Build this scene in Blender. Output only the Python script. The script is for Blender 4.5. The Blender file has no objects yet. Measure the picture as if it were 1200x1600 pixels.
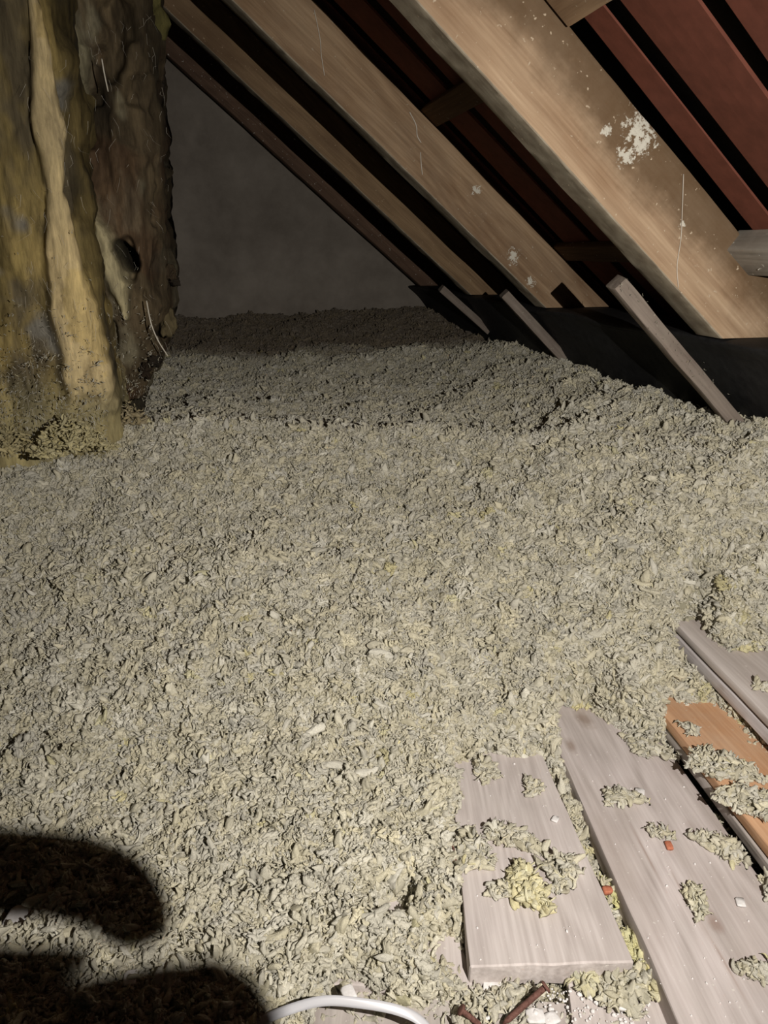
import bpy, math
import numpy as np
from mathutils import Matrix, Vector

# ------------------------------------------------------------------ camera
FPX = 1155.0
CAM = np.array([0.0, 0.0, 0.60])
TH = math.atan(410 / FPX)                        # pitch down
PH = math.atan(280 * math.cos(TH) / FPX)         # yaw to the right of the ridge direction
scene = bpy.context.scene
COL = scene.collection
cd = bpy.data.cameras.new('camera')
cd.sensor_fit = 'VERTICAL'
cd.sensor_height = 36.0
cd.lens = FPX * 36.0 / 1600.0
cd.clip_start = 0.005
cam = bpy.data.objects.new('camera', cd)
COL.objects.link(cam)
cam.location = CAM
cam.rotation_euler = (math.pi / 2 - TH, 0, -PH)
scene.camera = cam

# ------------------------------------------------------------------ light
scene.view_settings.view_transform = 'Standard'
scene.view_settings.look = 'None'
scene.view_settings.exposure = 0.0
scene.view_settings.gamma = 1.0
scene.view_settings.use_curve_mapping = False
w = bpy.data.worlds.new('world')
scene.world = w
w.use_nodes = True
w.node_tree.nodes['Background'].inputs[0].default_value = (1.0, 0.85, 0.65, 1)
w.node_tree.nodes['Background'].inputs[1].default_value = 0.008
LIGHT = np.array([0.23, -0.06, 0.632])
LAIM = np.array([0.28, 1.05, 0.22])
LPOWER = 53.0
ld = bpy.data.lights.new('torch', 'SPOT')
ld.energy = LPOWER
ld.color = (1.0, 0.94, 0.86)
ld.spot_size = math.radians(118)
ld.spot_blend = 1.0
ld.shadow_soft_size = 0.0012
lo = bpy.data.objects.new('torch', ld)
COL.objects.link(lo)
lo.location = LIGHT
lo.rotation_euler = Vector(LAIM - LIGHT).to_track_quat('-Z', 'Y').to_euler()

# ------------------------------------------------------------------ measuring helpers
FW = np.array([math.sin(PH) * math.cos(TH), math.cos(PH) * math.cos(TH), -math.sin(TH)])
RT = np.array([math.cos(PH), -math.sin(PH), 0.0])
UP = np.cross(RT, FW)


def on(x, y, n, c):
    r = FW + RT * (x - 600) / FPX - UP * (y - 800) / FPX
    n = np.array(n, float)
    return CAM + r * ((c - n @ CAM) / (n @ r))


def atz(x, y, z): return on(x, y, (0, 0, 1), z)
def aty(x, y, v): return on(x, y, (0, 1, 0), v)


rng = np.random.default_rng(7)


def _hash(i, j, k, s):
    h = (i * 374761393 + j * 668265263 + k * 2147483647 + s * 1274126177) & 0xFFFFFFFF
    h = ((h ^ (h >> 13)) * 1274126177) & 0xFFFFFFFF
    h = ((h ^ (h >> 16)) * 2246822519) & 0xFFFFFFFF
    h ^= h >> 15
    return (h & 0xFFFFFF) / float(0xFFFFFF)


def vn(P, f=1.0, s=0):
    """value noise, -1..1"""
    P = np.asarray(P, float) * f
    F0 = np.floor(P).astype(np.int64)
    t = P - F0
    t = t * t * (3 - 2 * t)
    i, j, k = F0[..., 0], F0[..., 1], F0[..., 2]
    r = 0
    for a in (0, 1):
        for b in (0, 1):
            for c in (0, 1):
                wgt = (t[..., 0] if a else 1 - t[..., 0]) * (t[..., 1] if b else 1 - t[..., 1]) * (t[..., 2] if c else 1 - t[..., 2])
                r = r + wgt * _hash(i + a, j + b, k + c, s)
    return r * 2 - 1


def fbm(P, f, o=3, s=0):
    r = 0; a = 1; n = 0
    for q in range(o):
        r = r + a * vn(P, f * 2 ** q, s + q * 17); n += a; a *= .5
    return r / n


# ------------------------------------------------------------------ materials
def mat(name):
    m = bpy.data.materials.new(name)
    m.use_nodes = True
    nt = m.node_tree
    b = nt.nodes['Principled BSDF']
    return m, nt, b


def N(nt, t, **kw):
    n = nt.nodes.new(t)
    for k, v in kw.items():
        if k in ('operation', 'blend_type', 'data_type', 'noise_dimensions', 'feature', 'wave_type', 'bands_direction', 'attribute_name', 'distance', 'interpolation'):
            setattr(n, k, v)
        else:
            n.inputs[k].default_value = v
    return n


def ramp(nt, stops):
    r = nt.nodes.new('ShaderNodeValToRGB')
    e = r.color_ramp.elements
    while len(e) < len(stops): e.new(0.5)
    for q, (p, c) in enumerate(stops):
        e[q].position = p; e[q].color = (*c, 1) if len(c) == 3 else c
    return r


def mixc(nt, fac, a, b, mode='MIX'):
    m = nt.nodes.new('ShaderNodeMix'); m.data_type = 'RGBA'; m.blend_type = mode
    for s, v in ((0, fac), (6, a), (7, b)):
        if isinstance(v, (int, float)): m.inputs[s].default_value = v
        elif isinstance(v, tuple): m.inputs[s].default_value = (*v, 1)
        else: nt.links.new(v, m.inputs[s])
    return m.outputs[2]


def wood(name, c_lo, c_hi, c_stain, stain=0.5, grain=1.0, dust=0.0, dustc=(.6, .58, .52), seed=0.0, rough=0.8, spots=None, bump=0.45, extra=None, stains=None):
    m, nt, b = mat(name)
    L = nt.links.new
    tc = N(nt, 'ShaderNodeTexCoord')
    mp = nt.nodes.new('ShaderNodeMapping')
    mp.inputs['Location'].default_value = (seed, seed * 1.7, seed * .3)
    mp.inputs['Scale'].default_value = (3.0, 40.0, 40.0)
    L(tc.outputs['Object'], mp.inputs[0])
    wn = N(nt, 'ShaderNodeTexNoise', Scale=0.9, Detail=3.0, Roughness=.5); L(mp.outputs[0], wn.inputs['Vector'])
    # growth rings: contour lines of a slow noise stretched along the timber
    mp2 = nt.nodes.new('ShaderNodeMapping')
    mp2.inputs['Location'].default_value = (seed * .9, seed, seed)
    mp2.inputs['Scale'].default_value = (1.3, 9.0, 6.0)
    L(tc.outputs['Object'], mp2.inputs[0])
    rg = N(nt, 'ShaderNodeTexNoise', Scale=1.0, Detail=2.0, Roughness=.35); L(mp2.outputs[0], rg.inputs['Vector'])
    rm = N(nt, 'ShaderNodeMath', operation='MULTIPLY'); L(rg.outputs['Fac'], rm.inputs[0]); rm.inputs[1].default_value = 95.0 * grain
    rsn = N(nt, 'ShaderNodeMath', operation='SINE'); L(rm.outputs[0], rsn.inputs[0])
    fine = nt.nodes.new('ShaderNodeMapping'); fine.inputs['Scale'].default_value = (12, 260, 260)
    L(tc.outputs['Object'], fine.inputs[0])
    fn = N(nt, 'ShaderNodeTexNoise', Scale=1.0, Detail=3.0); L(fine.outputs[0], fn.inputs['Vector'])
    r1 = ramp(nt, [(.3, c_lo), (.7, c_hi)])
    su = N(nt, 'ShaderNodeMath', operation='MULTIPLY_ADD'); L(rsn.outputs[0], su.inputs[0]); su.inputs[1].default_value = .10; L(wn.outputs['Fac'], su.inputs[2])
    L(su.outputs[0], r1.inputs[0])
    c = r1.outputs[0]
    c = mixc(nt, 0.6, c, fn.outputs['Fac'], 'SOFT_LIGHT')
    st = N(nt, 'ShaderNodeTexNoise', Scale=6.0, Detail=4.0, Roughness=.6)
    mp3 = nt.nodes.new('ShaderNodeMapping'); mp3.inputs['Location'].default_value = (seed + 3, 1, 2); mp3.inputs['Scale'].default_value = (.45, 1.6, 1.6)
    L(tc.outputs['Object'], mp3.inputs[0]); L(mp3.outputs[0], st.inputs['Vector'])
    rs = ramp(nt, [(.48, (0, 0, 0)), (.66, (stain, stain, stain))]); L(st.outputs['Fac'], rs.inputs[0])
    c = mixc(nt, rs.outputs[0], c, c_stain)
    if extra: c = extra(nt, tc, c)
    for (p, k, rad, cc, am) in (stains or []):
        v1 = nt.nodes.new('ShaderNodeVectorMath'); v1.operation = 'SUBTRACT'; L(tc.outputs['Object'], v1.inputs[0]); v1.inputs[1].default_value = p
        v2 = nt.nodes.new('ShaderNodeVectorMath'); v2.operation = 'MULTIPLY'; L(v1.outputs[0], v2.inputs[0]); v2.inputs[1].default_value = k
        v3 = nt.nodes.new('ShaderNodeVectorMath'); v3.operation = 'LENGTH'; L(v2.outputs[0], v3.inputs[0])
        nn = N(nt, 'ShaderNodeTexNoise', Scale=60.0, Detail=3.0); L(tc.outputs['Object'], nn.inputs['Vector'])
        ma = N(nt, 'ShaderNodeMath', operation='MULTIPLY_ADD'); L(nn.outputs['Fac'], ma.inputs[0]); ma.inputs[1].default_value = rad * .9; L(v3.outputs['Value'], ma.inputs[2])
        rr = ramp(nt, [(rad * .7, (am, am, am)), (rad * 1.55, (0, 0, 0))]); L(ma.outputs[0], rr.inputs[0])
        c = mixc(nt, rr.outputs[0], c, cc)
    # fine specks of plaster and dust
    sp = N(nt, 'ShaderNodeTexNoise', Scale=150.0, Detail=2.0); L(tc.outputs['Object'], sp.inputs['Vector'])
    rsp = ramp(nt, [(.70, (0, 0, 0)), (.75, (1, 1, 1))]); L(sp.outputs['Fac'], rsp.inputs[0])
    c = mixc(nt, rsp.outputs[0], c, dustc)
    if dust:
        dn = N(nt, 'ShaderNodeTexNoise', Scale=14.0, Detail=5.0, Roughness=.7); L(tc.outputs['Object'], dn.inputs['Vector'])
        rd = ramp(nt, [(.35, (0, 0, 0)), (.75, (dust, dust, dust))]); L(dn.outputs['Fac'], rd.inputs[0])
        c = mixc(nt, rd.outputs[0], c, dustc)
    if spots:
        for (p, rad) in spots:
            vm = nt.nodes.new('ShaderNodeVectorMath'); vm.operation = 'DISTANCE'; L(tc.outputs['Object'], vm.inputs[0]); vm.inputs[1].default_value = p
            rr = N(nt, 'ShaderNodeMath', operation='DIVIDE'); L(vm.outputs['Value'], rr.inputs[0]); rr.inputs[1].default_value = rad
            nn = N(nt, 'ShaderNodeTexNoise', Scale=130.0, Detail=4.0, Roughness=.75); L(tc.outputs['Object'], nn.inputs['Vector'])
            sb = N(nt, 'ShaderNodeMath', operation='MULTIPLY_ADD'); L(rr.outputs[0], sb.inputs[0]); sb.inputs[1].default_value = -.28; L(nn.outputs['Fac'], sb.inputs[2])
            rz = ramp(nt, [(.33, (0, 0, 0)), (.40, (.9, .9, .9))]); L(sb.outputs[0], rz.inputs[0])
            c = mixc(nt, rz.outputs[0], c, (.62, .6, .52))
    L(c, b.inputs['Base Color'])
    b.inputs['Roughness'].default_value = rough
    b.inputs['Specular IOR Level'].default_value = .2
    bp = N(nt, 'ShaderNodeBump', Strength=bump, Distance=.001)
    L(su.outputs[0], bp.inputs['Height'])
    bp2 = N(nt, 'ShaderNodeBump', Strength=bump, Distance=.0006)
    L(fn.outputs['Fac'], bp2.inputs['Height']); L(bp.outputs[0], bp2.inputs['Normal'])
    L(bp2.outputs[0], b.inputs['Normal'])
    return m


def wool_material(name, tint=(1, 1, 1), fib=900.0, bump=.6):
    m, nt, b = mat(name)
    L = nt.links.new
    at = N(nt, 'ShaderNodeAttribute', attribute_name='tone')
    tc = N(nt, 'ShaderNodeTexCoord')
    nz = N(nt, 'ShaderNodeTexNoise', Scale=fib, Detail=3.0, Roughness=.7, Distortion=1.5); L(tc.outputs['Object'], nz.inputs['Vector'])
    r = ramp(nt, [(.3, (.72, .72, .70)), (.7, (1.12, 1.12, 1.10))]); L(nz.outputs['Fac'], r.inputs[0])
    c = mixc(nt, 1.0, at.outputs['Color'], r.outputs[0], 'MULTIPLY')
    c = mixc(nt, 1.0, c, tint, 'MULTIPLY')
    L(c, b.inputs['Base Color'])
    b.inputs['Roughness'].default_value = .95
    b.inputs['Specular IOR Level'].default_value = .15
    bp = N(nt, 'ShaderNodeBump', Strength=bump, Distance=.0012); L(nz.outputs['Fac'], bp.inputs['Height']); L(bp.outputs[0], b.inputs['Normal'])
    return m


def plain(name, c, rough=.8, c2=None, scale=30, metal=0.0, spec=.3, bump=0.0, stretch=(1, 1, 1), lo=.35, hi=.65):
    m, nt, b = mat(name)
    L = nt.links.new
    tc = N(nt, 'ShaderNodeTexCoord'); mp = nt.nodes.new('ShaderNodeMapping'); mp.inputs['Scale'].default_value = stretch
    L(tc.outputs['Object'], mp.inputs[0])
    nz = N(nt, 'ShaderNodeTexNoise', Scale=float(scale), Detail=5.0, Roughness=.65); L(mp.outputs[0], nz.inputs['Vector'])
    r = ramp(nt, [(lo, c), (hi, c2 or c)]); L(nz.outputs['Fac'], r.inputs[0]); L(r.outputs[0], b.inputs['Base Color'])
    b.inputs['Roughness'].default_value = rough; b.inputs['Metallic'].default_value = metal
    b.inputs['Specular IOR Level'].default_value = spec
    if bump:
        bp = N(nt, 'ShaderNodeBump', Strength=bump, Distance=.002); L(nz.outputs['Fac'], bp.inputs['Height']); L(bp.outputs[0], b.inputs['Normal'])
    return m


# ------------------------------------------------------------------ mesh helpers
def make(name, V, F, m, smooth=True, parent=None, label=None, cat=None, group=None, kind=None, M=None, tone=None, sharp=None):
    """V (n,3), F: list of faces or int array (k,3|4)"""
    me = bpy.data.meshes.new(name)
    V = np.asarray(V, np.float32)
    if isinstance(F, np.ndarray):
        k = F.shape[1]
        me.vertices.add(len(V)); me.vertices.foreach_set('co', V.ravel())
        me.loops.add(F.size); me.loops.foreach_set('vertex_index', F.astype(np.int32).ravel())
        me.polygons.add(len(F))
        me.polygons.foreach_set('loop_start', np.arange(0, F.size, k, dtype=np.int32))
        me.update(calc_edges=True)
    else:
        me.from_pydata(V.tolist(), [], F); me.update()
    if smooth:
        me.polygons.foreach_set('use_smooth', np.ones(len(me.polygons), bool))
    if tone is not None:
        a = me.color_attributes.new('tone', 'FLOAT_COLOR', 'POINT')
        a.data.foreach_set('color', np.concatenate([tone, np.ones((len(tone), 1))], 1).astype(np.float32).ravel())
    me.materials.append(m)
    o = bpy.data.objects.new(name, me)
    COL.objects.link(o)
    if M is not None: o.matrix_world = M
    if sharp: me.set_sharp_from_angle(angle=sharp)
    if parent is not None:
        o.parent = parent
    for k_, v_ in (('label', label), ('category', cat), ('group', group), ('kind', kind)):
        if v_: o[k_] = v_
    return o


def thing(name, label, cat, loc, group=None):
    o = bpy.data.objects.new(name, None); COL.objects.link(o); o.location = loc
    o.empty_display_size = .02
    o['label'] = label; o['category'] = cat
    if group: o['group'] = group
    return o


def frame(p0, p1, up):
    x = np.array(p1, float) - p0; L = np.linalg.norm(x); x /= L
    z = np.array(up, float); z -= x * (z @ x); z /= np.linalg.norm(z)
    y = np.cross(z, x)
    M = Matrix(((x[0], y[0], z[0], p0[0]), (x[1], y[1], z[1], p0[1]), (x[2], y[2], z[2], p0[2]), (0, 0, 0, 1)))
    return M, L


def beam(name, p0, p1, up, wd, ht, m, r=.003, rough=.0012, seed=0, w1=None, n=None, endrag=0.0, warp=0.0, cut=None, **kw):
    """timber: local x along the length, y width (0..wd centred), z height 0..-ht (top face at the p0-p1 line)."""
    M, L = frame(p0, p1, up)
    w1 = w1 or wd
    n = n or max(12, int(L / .012))
    q = max(3, int(wd / .012)); hq = max(2, int(ht / .012))
    prof = []   # (y in -.5...5, z 0..-1, nearness) walk around with rounded corners
    a = r / wd; h = r / ht
    for t in np.linspace(-.5 + a, .5 - a, q): prof.append((t, 0))
    prof.append((.5 - a * .3, -h * .3))
    for t in np.linspace(-h, -1 + h, hq): prof.append((.5, t))
    prof.append((.5 - a * .3, -1 + h * .3))
    for t in np.linspace(.5 - a, -.5 + a, q): prof.append((t, -1))
    prof.append((-.5 + a * .3, -1 + h * .3))
    for t in np.linspace(-1 + h, -h, hq): prof.append((-.5, t))
    prof.append((-.5 + a * .3, -h * .3))
    prof = np.array(prof); K = len(prof)
    xs = np.concatenate([[0, .0015], np.linspace(.006, L - .006, n), [L - .0015, L]])
    V = []
    for i, x in enumerate(xs):
        f = x / L; ww = wd * (1 - f) + w1 * f
        sh = 1 - (.0025 / ww if i in (0, len(xs) - 1) else 0)
        yy = prof[:, 0] * ww * sh; zz = (prof[:, 1] + .5) * ht * (1 - (.0025 / ht if i in (0, len(xs) - 1) else 0)) - .5 * ht
        V.append(np.stack([np.full(K, x), yy, zz], 1))
    V = np.concatenate(V)
    sd = np.array([seed * 3.1, seed * 1.3, seed * 7.7])
    P = V * np.array([.25, 1, 1]) + sd
    edge = np.stack([V[:, 0] * 0, np.sign(V[:, 1]), np.zeros(len(V))], 1)
    V = V + rough * np.stack([vn(P, 60, 3) * 0, fbm(P, 50, 3, 1), fbm(P, 50, 3, 2)], 1)
    if warp: V[:, 2] += warp * np.sin(V[:, 0] / L * math.pi)
    if endrag:
        k = np.clip(1 - V[:, 0] / .02, 0, 1) + 0
        V[:, 0] += endrag * k * vn(V * np.array([0, 1, .2]) + sd, 160, 5)
        k = np.clip(1 - (L - V[:, 0]) / .02, 0, 1)
        V[:, 0] += endrag * k * vn(V * np.array([0, 1, .2]) + sd, 140, 6)
    if cut: V = cut(V)
    F = []
    for i in range(len(xs) - 1):
        for j in range(K):
            j2 = (j + 1) % K
            F.append((i * K + j, (i + 1) * K + j, (i + 1) * K + j2, i * K + j2))
    nb = len(V)
    V = np.concatenate([V, V[:K].mean(0)[None], V[-K:].mean(0)[None]])
    for j in range(K):
        j2 = (j + 1) % K
        F.append((nb, j, j2)); F.append((nb + 1, (len(xs) - 1) * K + j2, (len(xs) - 1) * K + j))
    F = [tuple(reversed(f)) for f in F] if False else F
    o = make(name, V, F, m, smooth=True, M=M, sharp=.45, **kw)
    return o


def tube(name, pts, rad, m, sides=6, **kw):
    pts = np.array(pts, float); n = len(pts)
    rad = np.full(n, rad) if np.isscalar(rad) else np.array(rad)
    V = []; F = []
    prev = None
    for i in range(n):
        t = pts[min(i + 1, n - 1)] - pts[max(i - 1, 0)]; t /= np.linalg.norm(t) + 1e-12
        if prev is None:
            prev = np.cross(t, (0.3, .2, .9)); prev /= np.linalg.norm(prev)
        a = prev - t * (prev @ t); a /= np.linalg.norm(a); prev = a; b = np.cross(t, a)
        for k in range(sides):
            an = 2 * math.pi * k / sides
            V.append(pts[i] + rad[i] * (a * math.cos(an) + b * math.sin(an)))
    for i in range(n - 1):
        for k in range(sides):
            k2 = (k + 1) % sides
            F.append((i * sides + k, i * sides + k2, (i + 1) * sides + k2, (i + 1) * sides + k))
    F.append(tuple(range(sides))[::-1]); F.append(tuple((n - 1) * sides + k for k in range(sides)))
    return make(name, V, F, m, **kw)


def smoothpts(pts, n=40):
    """Catmull-Rom"""
    P = np.array(pts, float); P = np.concatenate([[2 * P[0] - P[1]], P, [2 * P[-1] - P[-2]]])
    out = []
    segs = len(P) - 3
    for t in np.linspace(0, segs - 1e-6, n):
        i = int(t); u = t - i
        a, b, c, d = P[i:i + 4]
        out.append(.5 * ((2 * b) + (-a + c) * u + (2 * a - 5 * b + 4 * c - d) * u * u + (-a + 3 * b - 3 * c + d) * u ** 3))
    return np.array(out)


# ------------------------------------------------------------------ terrain of the blown wool
SN, CS = math.sin(math.radians(40)), math.cos(math.radians(40))
UU = np.array([.20, .40, .54, .70, .80, .888, 1.063, 1.189, 1.274, 1.40, 1.60, 1.82, 2.1, 2.4, 2.72, 3.2])
ZZ = np.array([.00, .005, .012, .028, .058, .098, .170, .238, .290, .264, .260, .264, .276, .302, .372, .39])
CP, SP = math.cos(PH), math.sin(PH)


def terrain(x, y):
    P = np.stack([x, y, x * 0], -1)
    u = x * SP + y * CP + .085 * fbm(P, 3.0, 3, 11)
    z = np.interp(u, UU, ZZ)
    # swelling towards the eaves on the right
    e = np.clip((x - .50) / .27, 0, 1) ** 1.3 * np.clip((u - .86) / .22, 0, 1)
    z = z * (1 - e) + np.maximum(z, .335) * e
    amp = np.clip((u - .45) / .5, .25, 1)
    z = z + amp * (.022 * fbm(P, 7, 2, 21) + .010 * fbm(P, 22, 2, 31) + .005 * fbm(P, 60, 2, 41))
    z = z - .022 * amp * np.clip(fbm(P, 26, 2, 52) - .33, 0, .35) / .35 * np.clip(vn(P, 3.3, 9) + .6, 0, 1)
    return z


def inpoly(px, py, poly):
    c = np.zeros(px.shape, bool); n = len(poly)
    for i in range(n):
        x0, y0 = poly[i]; x1, y1 = poly[(i + 1) % n]
        k = ((y0 > py) != (y1 > py)) & (px < (x1 - x0) * (py - y0) / (y1 - y0 + 1e-12) + x0)
        c ^= k
    return c


def proj(P):
    d = P - CAM
    z = d @ FW
    return 600 + FPX * (d @ RT) / z, 800 - FPX * (d @ UP) / z, z


BARE_PX = [
    (0.0, [(712, 1195), (760, 1178), (850, 1180), (905, 1300), (985, 1490), (965, 1550), (745, 1550), (735, 1450), (698, 1310), (722, 1260)]),
    (0.0, [(852, 1122), (872, 1104), (928, 1100), (950, 1126), (1035, 1165), (1100, 1262), (1200, 1395), (1300, 1700), (1040, 1700), (1045, 1600), (985, 1440), (900, 1240)]),
    (.03, [(1032, 1108), (1075, 1112), (1105, 1095), (1200, 1180), (1200, 1260), (1150, 1240), (1185, 1300), (1165, 1285)]),
    (.08, [(1050, 972), (1095, 976), (1115, 1010), (1150, 1030), (1200, 1020), (1300, 1100), (1300, 1300), (1200, 1190), (1050, 1010)]),
    (-.02, [(470, 1575), (560, 1548), (640, 1560), (740, 1556), (900, 1540), (1050, 1570), (1080, 1700), (420, 1700)]),
    (-.02, [(575, 1425), (610, 1402), (660, 1398), (650, 1432), (600, 1452)]),
    (-.02, [(640, 1498), (690, 1450), (712, 1462), (735, 1545), (690, 1530)]),
    (-.02, [(520, 1530), (570, 1520), (600, 1550), (560, 1565), (520, 1555)]),
    (-.02, [(0, 1425), (60, 1425), (50, 1475), (0, 1480)]),
    (-.0201, [(1025, 1140), (1050, 1140), (1140, 1262), (1235, 1400), (1190, 1400), (1100, 1262)]),
]
BARE = [[tuple(atz(a, b, z)[:2]) for a, b in pl] for z, pl in BARE_PX]
CAP = [{.03: -.004, .08: .038, 0.0: -.046, -.0201: -.070}.get(z, -.034) for z, pl in BARE_PX]


def bare(x, y, z):
    r = np.zeros(x.shape, bool)
    P = np.stack([x, y, x * 0], -1)
    dx = .012 * fbm(P, 30, 2, 77); dy = .012 * fbm(P, 30, 2, 78)
    for pl, cp in zip(BARE, CAP):
        if cp == -.070: continue
        r |= inpoly(x + dx, y + dy, pl) & (z < cp + .012)
    return r


# ------------------------------------------------------------------ materials used
M_raft = None
def raft_extra_factory(amount, h, reach=.16, stainc=(.105, .062, .030)):
    def ex(nt, tc, c):
        L = nt.links.new
        sep = nt.nodes.new('ShaderNodeSeparateXYZ'); L(tc.outputs['Object'], sep.inputs[0])
        if amount:
            nz = N(nt, 'ShaderNodeTexNoise', Scale=5.0, Detail=6.0, Roughness=.68); L(tc.outputs['Object'], nz.inputs['Vector'])
            a = N(nt, 'ShaderNodeMath', operation='MULTIPLY_ADD'); L(nz.outputs['Fac'], a.inputs[0]); a.inputs[1].default_value = reach
            L(sep.outputs['Z'], a.inputs[2])
            r = ramp(nt, [(.0, (0, 0, 0)), (.045, (amount, amount, amount))]); L(a.outputs[0], r.inputs[0])
            c = mixc(nt, r.outputs[0], c, stainc)
        # settled dust on the underside
        lt = N(nt, 'ShaderNodeMath', operation='LESS_THAN'); L(sep.outputs['Z'], lt.inputs[0]); lt.inputs[1].default_value = -(h - .0022)
        dn = N(nt, 'ShaderNodeTexNoise', Scale=45.0, Detail=4.0); L(tc.outputs['Object'], dn.inputs['Vector'])
        rd = ramp(nt, [(.35, (.20, .165, .12)), (.7, (.34, .30, .23))]); L(dn.outputs['Fac'], rd.inputs[0])
        return mixc(nt, lt.outputs[0], c, rd.outputs[0])
    return ex


def roofz(x, c): return (c - x * SN) / CS


def raft_local(px, py, y, x0, ct, th):
    P = aty(px, py, y) - np.array([x0, y, roofz(x0, ct)])
    return (float(P @ np.array([CS, 0, -SN])), -th / 2, float(P @ np.array([SN, 0, CS])))


R1 = (.965, .12, .946, .060)
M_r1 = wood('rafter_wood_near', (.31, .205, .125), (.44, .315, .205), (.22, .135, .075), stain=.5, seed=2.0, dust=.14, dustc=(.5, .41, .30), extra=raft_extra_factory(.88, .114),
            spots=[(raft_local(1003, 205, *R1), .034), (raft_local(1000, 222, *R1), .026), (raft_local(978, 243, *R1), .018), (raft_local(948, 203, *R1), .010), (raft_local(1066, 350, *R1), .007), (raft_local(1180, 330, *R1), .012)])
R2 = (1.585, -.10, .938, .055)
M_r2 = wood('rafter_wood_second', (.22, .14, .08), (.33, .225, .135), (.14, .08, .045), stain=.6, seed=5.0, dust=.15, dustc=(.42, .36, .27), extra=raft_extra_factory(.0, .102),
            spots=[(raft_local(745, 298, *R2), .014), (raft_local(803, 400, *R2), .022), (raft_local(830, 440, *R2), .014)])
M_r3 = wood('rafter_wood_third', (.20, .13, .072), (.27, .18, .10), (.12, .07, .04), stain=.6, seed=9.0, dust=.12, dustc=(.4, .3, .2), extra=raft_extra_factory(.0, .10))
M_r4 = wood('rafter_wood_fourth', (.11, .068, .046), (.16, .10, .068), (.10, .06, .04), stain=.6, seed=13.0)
M_dark = wood('dark_batten_wood', (.10, .06, .03), (.16, .095, .05), (.08, .05, .03), seed=4.0)
M_grey = wood('grey_weathered_wood', (.17, .135, .115), (.25, .205, .175), (.12, .09, .07), seed=7.0, dust=.4, dustc=(.3, .27, .22))
M_pale = wood('pale_old_batten', (.22, .20, .175), (.32, .29, .25), (.16, .14, .11), seed=17.0, dust=.3)
M_b1 = wood('floorboard_grey_pink', (.43, .38, .365), (.57, .515, .50), (.36, .31, .295), stain=.45, grain=1.5, seed=21.0, dust=.25, dustc=(.62, .58, .54), rough=.75)
def board_frame(c4, z):
    fl, fr, nl, nr = [atz(a, b, z) for a, b in c4]
    p0 = (fl + fr) / 2; p1 = (nl + nr) / 2
    ax = (p1 - p0) / np.linalg.norm(p1 - p0)
    return p0, ax, np.cross((0, 0, 1), ax)


WIDE = [(835, 1085), (985, 1085), (1105, 1700), (1420, 1700)]


def on_board(px, py, c4, z):
    p0, ax, lat = board_frame(c4, z); d = atz(px, py, z) - p0
    return (float(d @ ax), float(d @ lat), 0.0)


M_b2 = wood('floorboard_wide_grey', (.42, .37, .355), (.57, .51, .50), (.33, .27, .24), stain=.5, grain=1.2, seed=33.0, dust=.22, dustc=(.62, .58, .54), rough=.75,
            stains=[(on_board(912, 1122, WIDE, 0), (.8, 1.4, 1), .020, (.24, .17, .13), .75), (on_board(892, 1165, WIDE, 0), (.7, 1.6, 1), .012, (.24, .17, .13), .7),
                    (on_board(1117, 1442, WIDE, 0), (.7, 1.2, 1), .010, (.26, .18, .15), .8), (on_board(1080, 1290, WIDE, 0), (.6, 1.3, 1), .008, (.34, .28, .26), .6),
                    (on_board(1010, 1335, WIDE, 0), (.14, 3.2, 1), .006, (.30, .22, .19), .75), (on_board(1070, 1400, WIDE, 0), (.14, 3.2, 1), .006, (.30, .22, .19), .75),
                    (on_board(1130, 1500, WIDE, 0), (.14, 3.2, 1), .006, (.30, .22, .19), .7)])
M_b3 = wood('floorboard_fresh_orange', (.50, .27, .14), (.60, .36, .21), (.38, .22, .13), stain=.4, seed=41.0, dust=.3, dustc=(.55, .47, .38))
M_b4 = wood('floorboard_grey_under', (.36, .32, .30), (.46, .42, .39), (.25, .2, .18), stain=.5, seed=47.0, dust=.4, dustc=(.62, .57, .55), bump=.8)
M_b5 = wood('floorboard_top', (.48, .43, .405), (.61, .555, .53), (.42, .33, .27), stain=.3, seed=52.0, dust=.2, dustc=(.66, .6, .56))
M_lime = wood('limewashed_edge', (.50, .46, .46), (.64, .60, .61), (.34, .3, .29), stain=.6, seed=57.0, dust=.5, dustc=(.68, .65, .66), bump=1.0)
M_wool = wool_material('loose_mineral_wool')
M_batt = None
M_plaster = plain('dirty_grey_plaster', (.175, .152, .128), .95, (.275, .245, .21), scale=5, bump=.5)
M_red = plain('red_oxide_sheet', (.125, .043, .028), .8, (.165, .056, .037), scale=40, spec=.2)
M_felt = plain('black_bitumen_felt', (.010, .010, .011), .7, (.022, .022, .023), scale=60, spec=.25, bump=.4)
M_floor = plain('dark_ceiling_board', (.06, .055, .05), .95, (.09, .08, .07), scale=20)
M_cable = plain('white_plastic', (.50, .50, .53), .35, (.58, .58, .61), scale=10, spec=.5)
M_rust = plain('rusty_iron', (.10, .045, .035), .8, (.20, .10, .08), scale=400, metal=.2)
M_brick = plain('red_brick_chip', (.42, .13, .07), .9, (.5, .2, .12), scale=300)
M_chalk = plain('white_plaster_chip', (.66, .64, .63), .9, (.8, .78, .78), scale=200)
M_screw = plain('screw_steel', (.5, .48, .42), .4, (.6, .57, .5), scale=200, metal=.8)
M_web = plain('cobweb_thread', (.55, .5, .42), .8, (.6, .55, .48), scale=100)
M_straw = plain('dry_straw', (.5, .46, .38), .7, (.62, .58, .5), scale=100)
M_skin = plain('skin', (.55, .33, .24), .55, (.6, .38, .28), scale=60)

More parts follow.
